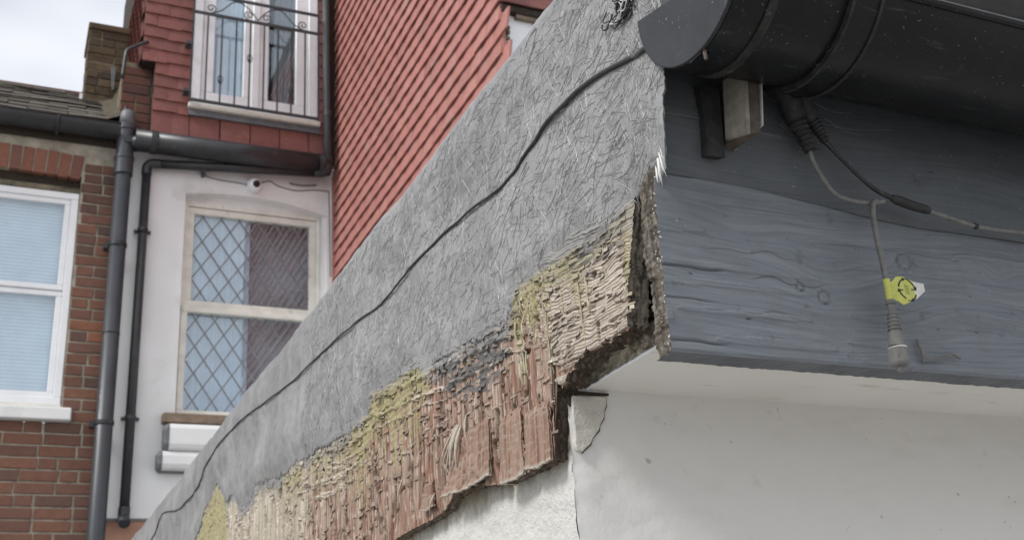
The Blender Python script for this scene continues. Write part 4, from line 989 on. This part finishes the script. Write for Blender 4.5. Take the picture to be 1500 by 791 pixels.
# mortar fillet where the slates meet the party wall
b = MB(); n = 14
for i in range(n + 1):
    y_ = RY0 + .05 + (8.30 - RY0 - .05) * i / n; z_ = roofz(y_)
    b.v += [(.40 + random.uniform(-.025, .02), y_, z_ + .030), (.50, y_, z_ + .055 + random.uniform(0, .02)), (.53, y_, z_ + .15 + random.uniform(-.02, .03))]
for i in range(n):
    for k in range(2): b.f.append((i * 3 + k, i * 3 + k + 1, i * 3 + k + 4, i * 3 + k + 3))
sub(b, 'mortar_fillet', M['fillet'], smooth=True, par=rf)
b = MB().hexa([(.485, 8.24, 6.93), (.50, 8.24, 6.93), (.50, 8.27, 6.93), (.485, 8.27, 6.93), (.465, 8.24, 7.14), (.50, 8.24, 7.14), (.50, 8.27, 7.14), (.465, 8.27, 7.14)]); sub(b, 'flashing', M['lead'], par=rf)
b = MB().box(.250, .272, 8.24, 8.29, 6.80, 6.85); sub(b, 'flashing', M['winged_white'], par=rf)
# chimney
ch = part(MB().box(.291, .695, 8.308, 8.75, 6.5, 7.545), 'chimney', M['mortar_dark'], BH); pinv(ch)
brick_rows(ch, M['stock_brick'], 'stock', .285, .70, 6.78, 10, 8.30, lambda a, b, z: [(a, b)], .0755, jit=.006)
for r in range(10):
    for k in range(2):
        put('brick', brick_me('stock', M['stock_brick'], .20), ch, (.285, 8.42 + k * .212 + (.05 if r % 2 else 0), 6.78 + r * .0755), (0, 0, -math.pi / 2))
sub(MB().box(.272, .71, 8.285, 8.77, 7.5, 7.56), 'capping', M['stock_brick'], bevel=.008, par=ch)

# ------------------------------------------------------------------ white house with the tile hung dormer
WH = thing('white_house', 'white painted house with leaded window and red tile hung dormer above', 'building', (1.3, DB, 0)); pinv(WH)
AX0, AX1 = .972, 1.982
def arch_z(x): u = (x - 1.42) / .50; return 5.660 - .055 * u * u - .022 * (x - 1.42)
b = MB()
b.box(.5485, AX0, DB, DB + .3, 3.352, 6.0); b.box(AX1, 2.03, DB, DB + .3, 3.352, 6.0); b.box(AX0, AX1, DB, DB + .3, 3.352, 4.035)
n = 16
for i in range(n):
    xa_, xb_ = AX0 + (AX1 - AX0) * i / n, AX0 + (AX1 - AX0) * (i + 1) / n
    b.hexa([(xa_, DB, arch_z(xa_)), (xb_, DB, arch_z(xb_)), (xb_, DB + .3, arch_z(xb_)), (xa_, DB + .3, arch_z(xa_)), (xa_, DB, 6.0), (xb_, DB, 6.0), (xb_, DB + .3, 6.0), (xa_, DB + .3, 6.0)])
part(b, 'wall', M['white_paint'], WH)
part(MB().box(.5485, 2.03, DB + .004, DB + .3, 0, 3.3515), 'lower_wall', M['pink_wall'], WH)
part(MB().box(.55, 2.02, DB - .006, DB + .01, 3.344, 3.3600), 'render_drip', M['lead'], WH)
lw = part(MB().box(AX0 + .01, AX1 - .01, DB + .26, DB + .28, 4.06, 5.66), 'leaded_window', M['room'], WH); pinv(lw)
FX0w, FX1w = .978, 1.952; yw = DB + .075
sub(frame_ring(FX0w, FX1w, 4.036, 5.600, .030, yw, yw + .07), 'window_frame', M['old_white'], bevel=.003, par=lw)
sub(frame_ring(FX0w + .026, FX1w - .03, 4.815, 5.566, .048, yw + .012, yw + .06), 'sash', M['old_white'], bevel=.004, par=lw)
sub(frame_ring(FX0w + .010, FX1w - .03, 4.040, 4.8148, .042, yw - .012, yw + .06), 'sash', M['old_white'], bevel=.004, par=lw)
sub(MB().box(1.0, 1.93, yw - .020, yw + .02, 4.768, 4.7985), 'meeting_rail', M['old_white'], bevel=.004, par=lw)
b = MB().box(AX0, FX0w - .001, DB + .02, DB + .12, 4.04, 5.6); b.box(FX1w + .001, AX1 + .002, DB + .02, DB + .12, 4.04, 5.62); b.box(AX0, AX1, DB + .08, DB + .14, 5.601, 5.68); sub(b, 'reveal', M['white_paint'], par=lw)
PA = [(1.050, 1.876, 4.862, 5.520, yw + .035), (1.028, 1.882, 4.080, 4.770, yw + .02)]
def clip(x0, z0, x1, z1, bx):
    t0, t1 = 0, 1; dx, dz = x1 - x0, z1 - z0
    for p, q in ((-dx, x0 - bx[0]), (dx, bx[1] - x0), (-dz, z0 - bx[2]), (dz, bx[3] - z0)):
        if p == 0:
            if q < 0: return None
            continue
        r = q / p
        if p < 0: t0 = max(t0, r)
        else: t1 = min(t1, r)
    return None if t0 >= t1 else (x0 + t0 * dx, z0 + t0 * dz, x0 + t1 * dx, z0 + t1 * dz)
for bx in PA:
    sub(MB().box(bx[0] - .01, bx[1] + .01, bx[4], bx[4] + .005, bx[2] - .01, bx[3] + .01), 'pane', M['glass'], par=lw)
    dw, dh = .128, .190
    for sgn in (1, -1):
        for k in range(-14, 26):
            x0_ = bx[0] + k * dw; c = clip(x0_, bx[2] - .02, x0_ + sgn * 8 * dw, bx[2] - .02 + 8 * dh, bx[:4])
            if c is None: continue
            a = Vector((c[0], 0, c[1])); e = Vector((c[2], 0, c[3])); d = (e - a); ln = d.length
            if ln < .03: continue
            d.normalize(); nx = Vector((-d.z, 0, d.x)) * .0045; y0_, y1_ = bx[4] - (.0030 if sgn > 0 else .0042), bx[4] - .0004
            q = [a - nx, e - nx, e + nx, a + nx]
            sub(MB().hexa([(v.x, y1_, v.z) for v in q] + [(v.x, y0_, v.z) for v in q]), 'lead_strip', M['lead_came'], par=lw)
# net curtain folds behind the glass; pale half stands in for reflected sky
b = MB(); n = 120
for i in range(n + 1):
    x = 1.0 + .455 * i / n; yv = DB + .150 + .006 * math.sin(i * .5) + .003 * math.sin(i * 1.3)
    b.v += [(x, yv, 4.05), (x, yv, 5.58)]
for i in range(n): b.f.append((2 * i, 2 * i + 2, 2 * i + 3, 2 * i + 1))
sub(b, 'net_curtain', simple('net_curtain', (.62, .70, .78), .9, .1, .1, 6), smooth=True, par=lw)
sub(MB().hexa([(.892, DB - .075, 3.960), (2.02, DB - .075, 3.960), (2.02, DB + .08, 3.960), (.892, DB + .08, 3.960), (.892, DB - .075, 4.022), (2.02, DB - .075, 4.022), (2.02, DB + .08, 4.036), (.892, DB + .08, 4.036)]), 'sill', M['brown_sill'], bevel=.005, par=lw)
# two rounded white ledges below the sill, with dark grey ends
for (x0_, z0_, z1_, dp) in ((.902, 3.776, 3.950, .11), (.868, 3.650, 3.7745, .10)):
    prof = [(DB - dp + .035, z0_), (DB - dp + .012, z0_ + .010), (DB - dp, z0_ + .035), (DB - dp, z1_ - .035), (DB - dp + .012, z1_ - .010), (DB - dp + .035, z1_)]
    poly = [(DB + .01, z0_)] + prof + [(DB + .01, z1_)]
    lg = part(MB().prism(poly, 'x', x0_ + .03, 2.02), 'ledge', M['white_paint'], WH, bevel=.003); pinv(lg)
    n_ = 10; b = MB(); k = len(poly)
    cz_ = (z0_ + z1_) / 2
    for i in range(5):
        t = i / 4; sc = math.sqrt(max(0, 1 - t * t)) * .35 + .65
        for (yy, z) in poly: b.v.append((x0_ + .03 - .03 * t, DB + .01 + (yy - DB - .01) * (.9 + .1 * sc) - .0012 * (i < 1), cz_ + (z - cz_) * sc))
    for i in range(4):
        for q in range(k): b.f.append((i * k + q, i * k + (q + 1) % k, (i + 1) * k + (q + 1) % k, (i + 1) * k + q))
    b.f.append(tuple(4 * k + q for q in range(k)))
    sub(b, 'ledge_end', M['lead'], par=lg)
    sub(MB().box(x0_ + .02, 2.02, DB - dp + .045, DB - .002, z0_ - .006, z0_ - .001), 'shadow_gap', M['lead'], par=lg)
# dormer body
DY = 7.2
dm = part(MB().box(.70, .965, DY + .02, 9.5, 5.985, 8.6).box(1.87, 2.03, DY + .02, 9.5, 5.985, 8.6).box(.965, 1.87, DY + .02, 9.5, 5.985, 6.28).box(.965, 1.87, DY + .34, 9.5, 6.28, 8.6), 'dormer', M['dark_wood'], WH); pinv(dm)
sub(MB().box(.612, .70, DY + .02, 9.5, 6.585, 8.6), 'dormer_return', M['dark_wood'], par=dm)
def tile_mesh(w, l, mat, seed, lift=.018):
    r = random.Random(seed); b = MB(); n = 3; th = .011
    for f in range(2):
        for i in range(n + 1):
            x = -w / 2 + w * i / n; cam_ = .0025 * (1 - (2 * i / n - 1) ** 2)
            zj = r.uniform(-.0015, .0015)
            b.v += [(x, -lift - cam_ + f * th, zj), (x, -.004 - cam_ + f * th, l)]
    k = 2 * (n + 1)
    for i in range(n):
        a = 2 * i; b.f += [(a, a + 2, a + 3, a + 1), (k + a, k + a + 1, k + a + 3, k + a + 2), (a, k + a, k + a + 2, a + 2), (a + 1, a + 3, k + a + 3, k + a + 1)]
    b.f += [(0, 1, k + 1, k), (2 * n, k + 2 * n, k + 2 * n + 1, 2 * n + 1)]
    return b.mesh('tile', mat)
tf = {}
def ftile(w, l): 
    k = (round(w, 2), round(l, 2))
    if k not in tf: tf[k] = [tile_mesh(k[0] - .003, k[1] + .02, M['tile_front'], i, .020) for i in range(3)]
    return random.choice(tf[k])
# rows left of the door
z = 5.982; r = 0
while z < 7.75:
    xl = .700 if z < 6.56 else .610
    xr = .945; big = (r == 0)
    x = xl
    if r == 0:
        x = xl
        for w in (.135, .12, .215, .215, .215, .215, .13):
            if x < .944: hh = .20
            put('tile', ftile(w, .205), dm, (x + w / 2, DY, z), (0, random.uniform(-.012, .012), 0)); x += w
        z += .20; r += 1; continue
    ws = [.165, .08] if r % 2 else [.10, .165]
    if z > 6.56: ws = [.165, .17] if r % 2 else [.09, .165, .08]
    for w in ws:
        w = min(w, xr - x)
        if w < .03: break
        hgt = .10 if random.random() < .8 else .16
        put('tile', ftile(w, .12), dm, (x + w / 2, DY + random.uniform(0, .004), z + random.uniform(-.006, .006) - (.05 if hgt > .1 and r > 1 else 0) * 0), (0, random.uniform(-.02, .02), 0)); x += w
    # narrow strip to the right of the door
    put('tile', ftile(.07, .12), dm, (1.925, DY, z), (0, random.uniform(-.02, .02), 0))
    z += .1; r += 1
# cheek of the dormer, facing left
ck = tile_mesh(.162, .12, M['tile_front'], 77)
for r in range(12):
    for k in range(8):
        put('tile', ck, dm, (.610, DY + .105 + k * .165 + (.08 if r % 2 else 0), 6.60 + r * .1), (0, 0, -math.pi / 2))
sub(MB().tube(spline([(.64, DY - .02, 6.735), (.585, DY - .015, 6.70), (.515, DY, 6.655), (.497, DY, 6.60), (.487, DY, 6.41)], 4), .012, 8), 'lead_flashing', M['black_pipe'], smooth=True, par=dm)
pr = part(MB().box(.50, .699, 7.315, 7.9, 5.98, 6.62), 'pier', M['mortar_dark'], WH); pinv(pr)
brick_rows(pr, M['pier_brick'], 'pier', .496, .697, 6.02, 8, 7.305, lambda a, b, z: [(a, b)], .0755)
# french door
DX0, DX1, DZ0 = .952, 1.884, 6.246
fd = part(MB().box(DX0 + .02, DX1 - .02, DY + .30, DY + .32, DZ0 + .02, 8.3), 'french_door', M['interior'], WH); pinv(fd)
b = MB(); b.box(DX0, DX0 + .07, DY - .008, DY + .06, DZ0 + .045, 8.3); b.box(DX1 - .07, DX1, DY - .008, DY + .06, DZ0 + .045, 8.3); b.box(DX0 + .07, DX1 - .07, DY - .007, DY + .06, 8.2, 8.3); b.box(DX0 + .07, DX1 - .07, DY - .007, DY + .06, DZ0 + .045, DZ0 + .075); sub(b, 'door_frame', M['upvc'], bevel=.004, par=fd)
mid = 1.415
for (a, e) in ((DX0 + .072, mid - .001), (mid + .001, DX1 - .072)):
    sub(frame_ring(a, e, DZ0 + .077, 8.19, .088 if a < 1.2 else .095, DY + .004, DY + .055), 'door_leaf', M['upvc'], bevel=.005, par=fd)
    sub(MB().box(a + .08, e - .08, DY + .028, DY + .034, DZ0 + .15, 8.12), 'pane', M['glass'], par=fd)
sub(MB().box(mid - .028, mid + .028, DY - .006, DY + .003, DZ0 + .08, 8.18), 'meeting_stile', M['upvc'], bevel=.005, par=fd)
b = MB(); n = 70
for i in range(n + 1):
    x = 1.05 + .30 * i / n; yv = DY + .062 + .007 * math.sin(i * .8)
    b.v += [(x, yv, 6.3), (x, yv, 8.2)]
for i in range(n): b.f.append((2 * i, 2 * i + 2, 2 * i + 3, 2 * i + 1))
sub(b, 'curtain', M['curtain'], smooth=True, par=fd)
b = MB()
for i in range(31):
    t = i / 30; xt = 1.56 + .22 * t; xb_ = 1.50 + .10 * t; yv = DY + .066 + .010 * math.sin(i * 1.1)
    b.v += [(xb_ + .06, yv, 6.3), (xt, yv, 7.3), (1.66 + .12 * t, yv, 8.2)]
for i in range(30):
    for k in range(2): b.f.append((3 * i + k, 3 * i + 3 + k, 3 * i + 4 + k, 3 * i + 1 + k))
sub(b, 'curtain', simple('grey_curtain', (.33, .35, .36), .9, .1, .1, 8), smooth=True, par=fd)
sub(MB().hexa([(DX0 - .012, DY - .05, DZ0 - .006), (DX1 + .012, DY - .05, DZ0 - .006), (DX1 + .012, DY + .06, DZ0 - .006), (DX0 - .012, DY + .06, DZ0 - .006), (DX0 - .012, DY - .05, DZ0 + .030), (DX1 + .012, DY - .05, DZ0 + .030), (DX1 + .012, DY + .06, DZ0 + .045), (DX0 - .012, DY + .06, DZ0 + .045)]), 'door_sill', M['old_white'], bevel=.004, par=fd)
sub(MB().hexa([(DX0 - .008, DY - .032, DZ0 - .062), (DX1 + .01, DY - .032, DZ0 - .062), (DX1 + .01, DY + .02, DZ0 - .062), (DX0 - .008, DY + .02, DZ0 - .062), (DX0 - .008, DY - .022, DZ0 - .007), (DX1 + .01, DY - .022, DZ0 - .007), (DX1 + .01, DY + .02, DZ0 - .007), (DX0 - .008, DY + .02, DZ0 - .007)]), 'lead_apron', M['lead'], par=fd)

# ------------------------------------------------------------------ juliet balcony
JB = thing('balcony_railing', 'black wrought iron juliet balcony railing across the french door', 'railing', (1.42, 7.10, 6.3)); pinv(JB)
JY = 7.10; jx0, jx1 = .945, 1.872
def jz(z): return 2 + (z - 2) * JY / 7.2
def jx(x): return x * JY / 7.2
J0, J1 = jx(.952), jx(1.892)
ZB, ZL, ZU = jz(6.325), jz(7.078), jz(7.247)
for z in (ZB, ZL, ZU): part(MB().box(J0 - .005, J1 + .005, JY - .006, JY + .006, z - .011, z + .011), 'rail', M['iron'], JB)
for x in (J0, J1): part(MB().box(x - .007, x + .007, JY - .005, JY + .005, ZB + .011, ZU - .011), 'bar', M['iron'], JB)
nb_ = 9
for i in range(1, nb_):
    x = J0 + (J1 - J0) * i / nb_
    part(MB().box(x - .0055, x + .0055, JY - .0055, JY + .0055, ZB + .011, ZL - .011), 'bar', M['iron'], JB)
    if i in (2, 4, 5, 7) and i != 5:
        zc = ZB + (.20 if i == 2 else (.42 if i == 4 else .20))
        for a in range(4):
            ps = [(x + .018 * math.sin(math.pi * t) * math.cos(a * math.pi / 2 + t * 2.5), JY + .018 * math.sin(math.pi * t) * math.sin(a * math.pi / 2 + t * 2.5), zc - .045 + .09 * t) for t in np.linspace(0, 1, 9)]
            part(MB().tube(ps, .0035, 5), 'basket_twist', M['iron'], JB, smooth=True)
def scroll(cx, cz, r, turns, a0, s):
    return [(cx + s * r * (1 - t * .82) * math.cos(a0 + turns * 2 * math.pi * t), JY, cz + r * (1 - t * .82) * math.sin(a0 + turns * 2 * math.pi * t)) for t in np.linspace(0, 1, 26)]
zm = (ZL + ZU) / 2 + .0; W4 = (J1 - J0)
for (c0, s) in ((.13, 1), (.43, -1), (.57, 1), (.87, -1)):
    cx = J0 + W4 * c0
    part(MB().tube(scroll(cx, ZL + .052, .040, 1.4, R(-90), s), .0045, 6), 'scroll', M['iron'], JB, smooth=True)
for (a, c) in ((.13, .5), (.87, .5)):
    xa_, xc_ = J0 + W4 * a, J0 + W4 * c
    ps = spline([(xa_, JY, ZL + .012), (xa_ + (xc_ - xa_) * .22, JY, ZL + .05), (xa_ + (xc_ - xa_) * .50, JY, ZU - .02), (xa_ + (xc_ - xa_) * .78, JY, ZU - .05), (xc_, JY, ZL + .02)], 6)
    part(MB().tube(ps, .0045, 6), 'scroll', M['iron'], JB, smooth=True)
for z in (6.40, 6.80, 7.36):
    part(MB().box(.895, J0 + .004, JY - .006, JY + .07, jz(z) - .012, jz(z) + .012), 'wall_bracket', M['grey_pipe'], JB)

# ------------------------------------------------------------------ tile hung wing towards the viewer
TW = thing('tile_hung_wing', 'projecting wing hung with rows of salmon red clay tiles', 'building', (2.1, 5.8, 0)); pinv(TW)
TX, TY0, TY1, TZ0 = 2.046, 4.215, 7.28, 4.975
part(MB().box(TX + .02, 5.0, TY0 + .04, 7.29, TZ0 - .02, 8.2), 'wall', M['dark_wood'], TW)
part(MB().box(TX + .005, 5.0, TY0 + .06, 7.29, 0, TZ0 - .021), 'lower_wall', M['white_paint'], TW)
tms = [tile_mesh(.1635, .125, M['tile'], i, .023) for i in range(6)]
gauge = .0985; stuff = MB(); cnt = 0
rows = int((8.0 - TZ0) / gauge)
for r in range(rows):
    z = TZ0 + r * gauge; yv = (z - 2.0) / .8026 - .30            # nearer than this is above the picture
    k = 0; y = TY1 + (.0825 if r % 2 else 0)
    while y > TY0 + .05:
        yc = y - .0825; loc = (TX, yc, z + random.uniform(-.003, .003))
        if yc > yv and cnt < 299:
            put('tile', random.choice(tms), TW, loc, (random.uniform(-.015, .015), random.uniform(-.010, .010), -math.pi / 2 + random.uniform(-.008, .008))); cnt += 1
        else:
            me = tms[0]; n = len(stuff.v)
            stuff.v += [(TX + v.co.y, yc - v.co.x, z + v.co.z) for v in me.vertices]; stuff.f += [tuple(n + i for i in p.vertices) for p in me.polygons]
        y -= .165
tag(part(stuff, 'tiles', M['tile'], TW), kind='stuff')
# edge tiles at the broken near corner
for r in range(rows):
    z = TZ0 + r * gauge
    put('corner_tile', tile_mesh(.07, .122, M['tile'], 200 + r, .022) if r < 4 else tms[1], TW, (TX + (.030 if r < 4 else .08), TY0 + .018 - .012, z), (0, 0, 0)) if r >= 4 else None
part(MB().box(2.020, 2.05, 7.270, 7.2985, TZ0, 5.9), 'edge_strip', M['tile'], TW)
part(MB().box(TX + .012, 4.99, TY0 + .026, TY0 + .039, 3.0, 5.33), 'white_panel', M['winged_white'], TW)
part(MB().hexa([(TX - .01, TY0 - .012, 5.312), (4.99, TY0 - .012, 5.312), (4.99, TY0 + .08, 5.312), (TX - .01, TY0 + .08, 5.312), (TX - .01, TY0 - .012, 5.350), (4.99, TY0 - .012, 5.350), (4.99, TY0 + .08, 5.350), (TX - .01, TY0 + .08, 5.350)]), 'timber_head', M['dark_wood'], TW)
part(MB().box(TX + .07, 3.2, TY0 - .002, TY0 + .06, 5.290, 5.3115), 'timber_head', M['brown_sill'], TW)
for k in range(17): put('tile', ftile(.165, .12), TW, (TX + .06 + k * .165, TY0 - .01, 5.352), (0, 0, 0))
fs = MB(); fme = ftile(.165, .12)
for r in range(27):
    for k in range(18):
        ox, oz = TX + .06 + k * .165 + (.0825 if r % 2 else 0), 5.452 + r * .1; n = len(fs.v)
        fs.v += [(ox + v.co.x, TY0 - .008 + v.co.y, oz + v.co.z) for v in fme.vertices]; fs.f += [tuple(n + i for i in p.vertices) for p in fme.polygons]
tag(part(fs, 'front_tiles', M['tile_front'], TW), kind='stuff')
for k in range(8): put('tile', ftile(.165, .12), TW, (TX + 3.0, TY0 - .01, 5.352), (0, 0, 0)) if k < 0 else None
# crumbling mortar in the open corner
b = MB()
for i in range(70):
    z = random.uniform(4.97, 5.29); w = .006 + .020 * (5.32 - z) / .3
    p = Vector((TX + .006 + random.uniform(0, w + .006), TY0 + .020 + random.uniform(-.012, .006), z)); s = random.uniform(.006, .015)
    q = [Vector((random.uniform(.5, 1), random.uniform(.5, 1), random.uniform(.5, 1))) for _ in range(8)]
    b.hexa([(p.x + s * sx * q[j].x, p.y + s * sy * q[j].y, p.z + s * sz * q[j].z) for j, (sx, sy, sz) in enumerate([(-1, -1, -1), (1, -1, -1), (1, 1, -1), (-1, 1, -1), (-1, -1, 1), (1, -1, 1), (1, 1, 1), (-1, 1, 1)])])
tag(part(b, 'crumbled_mortar', M['mortar_dark'], TW), kind='stuff')
part(MB().box(TX - .012, TX + .006, TY0 + .004, TY0 + .05, 4.97, 5.33), 'edge_batten', M['tile'], TW)
# ------------------------------------------------------------------ pipes and gutters of the houses
def half_gutter(name, label, x0, x1, y, z, r, drop):
    t = thing(name, label, 'gutter', (x0, y, z)); pinv(t); b = MB(); n = 20
    for k, x in enumerate((x0, x1)):
        for ro in (r, r - .004):
            for i in range(n + 1):
                a = math.pi + math.pi * i / n; b.v.append((x, y + ro * math.cos(a), z + drop * k + ro * math.sin(a)))
    m = n + 1
    for i in range(n):
        b.f.append((i, i + 1, 2 * m + i + 1, 2 * m + i)); b.f.append((m + i + 1, m + i, 3 * m + i, 3 * m + i + 1)); b.f.append((i, m + i, m + i + 1, i + 1)); b.f.append((2 * m + i, 2 * m + i + 1, 3 * m + i + 1, 3 * m + i))
    smooth_angle(part(b, 'channel', M['black_pipe'], t), 50)
    part(MB().tube([(x0, y - r, z), (x1, y - r, z + drop)], .008, 6), 'lip', M['black_pipe'], t, smooth=True)
    return t
t1 = half_gutter('eaves_gutter', 'long black gutter below the slate roof above brick arch', -3.0, .50, 7.215, 6.000, .082, .012)
for x in (-.6, .1): part(MB().tube([(x, 7.215 + .086 * math.cos(a), 6.005 + .086 * math.sin(a)) for a in np.linspace(math.pi, 2 * math.pi, 12)], .012, 6), 'bracket', M['black_pipe'], t1)
part(MB().box(-3, .49, 7.285, 7.299, 5.90, 6.04), 'gutter_board', M['dark_wood'], t1)
t2 = thing('drain_pipe', 'fat black horizontal pipe under the red hung tiles above white wall', 'pipe', (.60, 7.17, 5.925)); pinv(t2)
part(MB().tube([(.60, 7.17, 5.918), (1.97, 7.17, 5.926)], .078, 24), 'pipe_run', M['black_pipe'], t2, smooth=True)
for x in (.72, 1.90): smooth_angle(part(MB().tube([(x - .02, 7.17, 5.919), (x + .02, 7.17, 5.919)], .083, 24), 'collar', M['black_pipe'], t2), 50)
# soil pipe
SPp = thing('soil_pipe', 'thick grey soil pipe between brick wall and white wall', 'pipe', (.548, 7.2, 0)); pinv(SPp)
sy = 7.215; sx = .541
part(MB().tube([(sx, sy, 0), (sx, sy, 5.70)], .053, 20), 'pipe_shaft', M['grey_pipe'], SPp, smooth=True)
def ring(par, x, y, z0, z1, r, mat): return smooth_angle(part(MB().tube([(x, y, z0), (x, y, z1)], r, 20), 'collar', mat, par), 50)
ring(SPp, sx, sy, 5.66, 5.78, .062, M['grey_pipe']); ring(SPp, sx, sy, 5.775, 5.80, .066, M['grey_pipe'])
ring(SPp, sx, sy, 5.80, 6.02, .058, M['grey_pipe']); ring(SPp, sx, sy, 6.0, 6.04, .064, M['grey_pipe'])
part(MB().tube([(sx, sy, 6.03), (sx, sy, 6.15), (sx, sy, 6.16)], [.055, .042, .030], 16), 'vent_cowl', M['lead'], SPp, smooth=True)
part(MB().tube([(sx + .01, sy - .052, 5.91), (sx + .01, sy - .066, 5.91)], .026, 14), 'inspection_cap', M['black_pipe'], SPp)
part(MB().tube([(sx + .03, sy, 5.905), (.68, 7.16, 5.905)], .058, 16), 'branch', M['black_pipe'], SPp, smooth=True)
for z in (5.14, 3.93): 
    ring(SPp, sx, sy, z - .012, z + .012, .059, M['black_pipe'])
    part(MB().box(sx - .085, sx - .05, sy + .02, sy + .07, z - .02, z + .02), 'pipe_clip', M['black_pipe'], SPp)
ring(SPp, sx, sy, 4.515, 4.523, .0555, M['black_pipe'])
# thin rainwater pipe
RP = thing('rainwater_pipe', 'thin black rainwater pipe with bend down the white wall', 'pipe', (.69, 7.25, 3.3)); pinv(RP)
ry, rx_ = 7.245, .696
part(MB().tube([(rx_, ry, 3.36), (rx_, ry, 5.72)], .031, 16), 'pipe_shaft', M['black_pipe'], RP, smooth=True)
part(MB().tube(spline([(rx_, ry, 5.70), (rx_, ry, 5.755), (rx_ + .025, ry, 5.790), (rx_ + .09, ry, 5.797)], 5), .034, 16), 'bend', M['black_pipe'], RP, smooth=True)
part(MB().tube([(rx_ + .06, ry, 5.795), (1.93, ry - .06, 5.868)], .032, 16), 'pipe_run', M['black_pipe'], RP, smooth=True)
part(MB().tube(spline([(rx_, ry, 3.42), (rx_, ry, 3.365), (rx_, ry - .02, 3.335), (rx_, ry - .06, 3.315)], 4), .036, 16), 'shoe', M['black_pipe'], RP, smooth=True)
part(MB().tube([(rx_, ry - .058, 3.3155), (rx_, ry - .0625, 3.3145)], .030, 14), 'shoe_mouth', M['interior'], RP)
for z in (5.28, 3.98):
    ring(RP, rx_, ry, z - .012, z + .012, .036, M['black_pipe']); part(MB().box(rx_ - .055, rx_ + .055, ry + .02, ry + .04, z - .01, z + .01), 'pipe_clip', M['black_pipe'], RP)
part(MB().box(1.07, 1.09, ry - .03, ry + .05, 5.76, 5.80), 'pipe_clip', M['black_pipe'], RP)
VP = thing('downpipe', 'slim dark downpipe in the corner beside the french door', 'pipe', (1.95, 7.13, 5.85)); pinv(VP)
part(MB().tube([(1.944, 7.13, 5.90), (1.936, 7.13, 6.35), (1.925, 7.13, 8.2)], .028, 14), 'pipe_shaft', M['grey_pipe'], VP, smooth=True)
part(MB().tube(spline([(1.944, 7.13, 5.96), (1.945, 7.13, 5.90), (1.93, 7.15, 5.862), (1.86, 7.18, 5.86)], 5), .034, 14), 'elbow', M['black_pipe'], VP, smooth=True)
ring(VP, 1.938, 7.13, 6.31, 6.36, .032, M['grey_pipe'])

# ------------------------------------------------------------------ camera on the wall and its wires
SCm = thing('security_camera', 'small white dome security camera above the leaded window', 'camera', (1.385, 7.02, 5.59)); pinv(SCm)
cx, cz = 1.440, 5.735
part(MB().tube([(cx, 7.299, cz), (cx, 7.262, cz)], .050, 20), 'base', M['upvc'], SCm, smooth=False)
ps = [(cx, 7.264 - .05 * math.sin(a), cz - .012 * math.sin(a)) for a in np.linspace(0, math.pi / 2, 8)]
smooth_angle(part(MB().tube(ps, [.048 * math.cos(a) + .004 for a in np.linspace(0, math.pi / 2, 8)], 20), 'dome', M['upvc'], SCm), 60)
part(MB().tube([(cx + .004, 7.235, cz - .006), (cx + .008, 7.205, cz - .010)], [.027, .024], 16), 'lens', M['ink'], SCm, smooth=True)
sw = MB()
sw.tube(spline([(1.08, 7.290, 5.775), (1.20, 7.292, 5.758), (1.33, 7.292, 5.755), (1.42, 7.292, 5.748)], 6), .0035, 6)
sw.tube(spline([(1.46, 7.292, 5.755), (1.55, 7.292, 5.80), (1.62, 7.292, 5.77), (1.75, 7.292, 5.752), (1.88, 7.292, 5.775), (2.0, 7.292, 5.78)], 6), .0035, 6)
sw.tube(spline([(1.70, 7.285, 5.80), (1.80, 7.28, 5.795), (1.90, 7.285, 5.815)], 6), .006, 6)
sw.tube(spline([(1.995, 7.292, 5.78), (2.0, 7.292, 5.5), (2.005, 7.292, 5.1)], 6), .003, 6)
tag(sw.build('wall_wires', M['cable_grey'], None, smooth=True), 'thin grey wires looping over white wall beside the dome camera', 'wire')
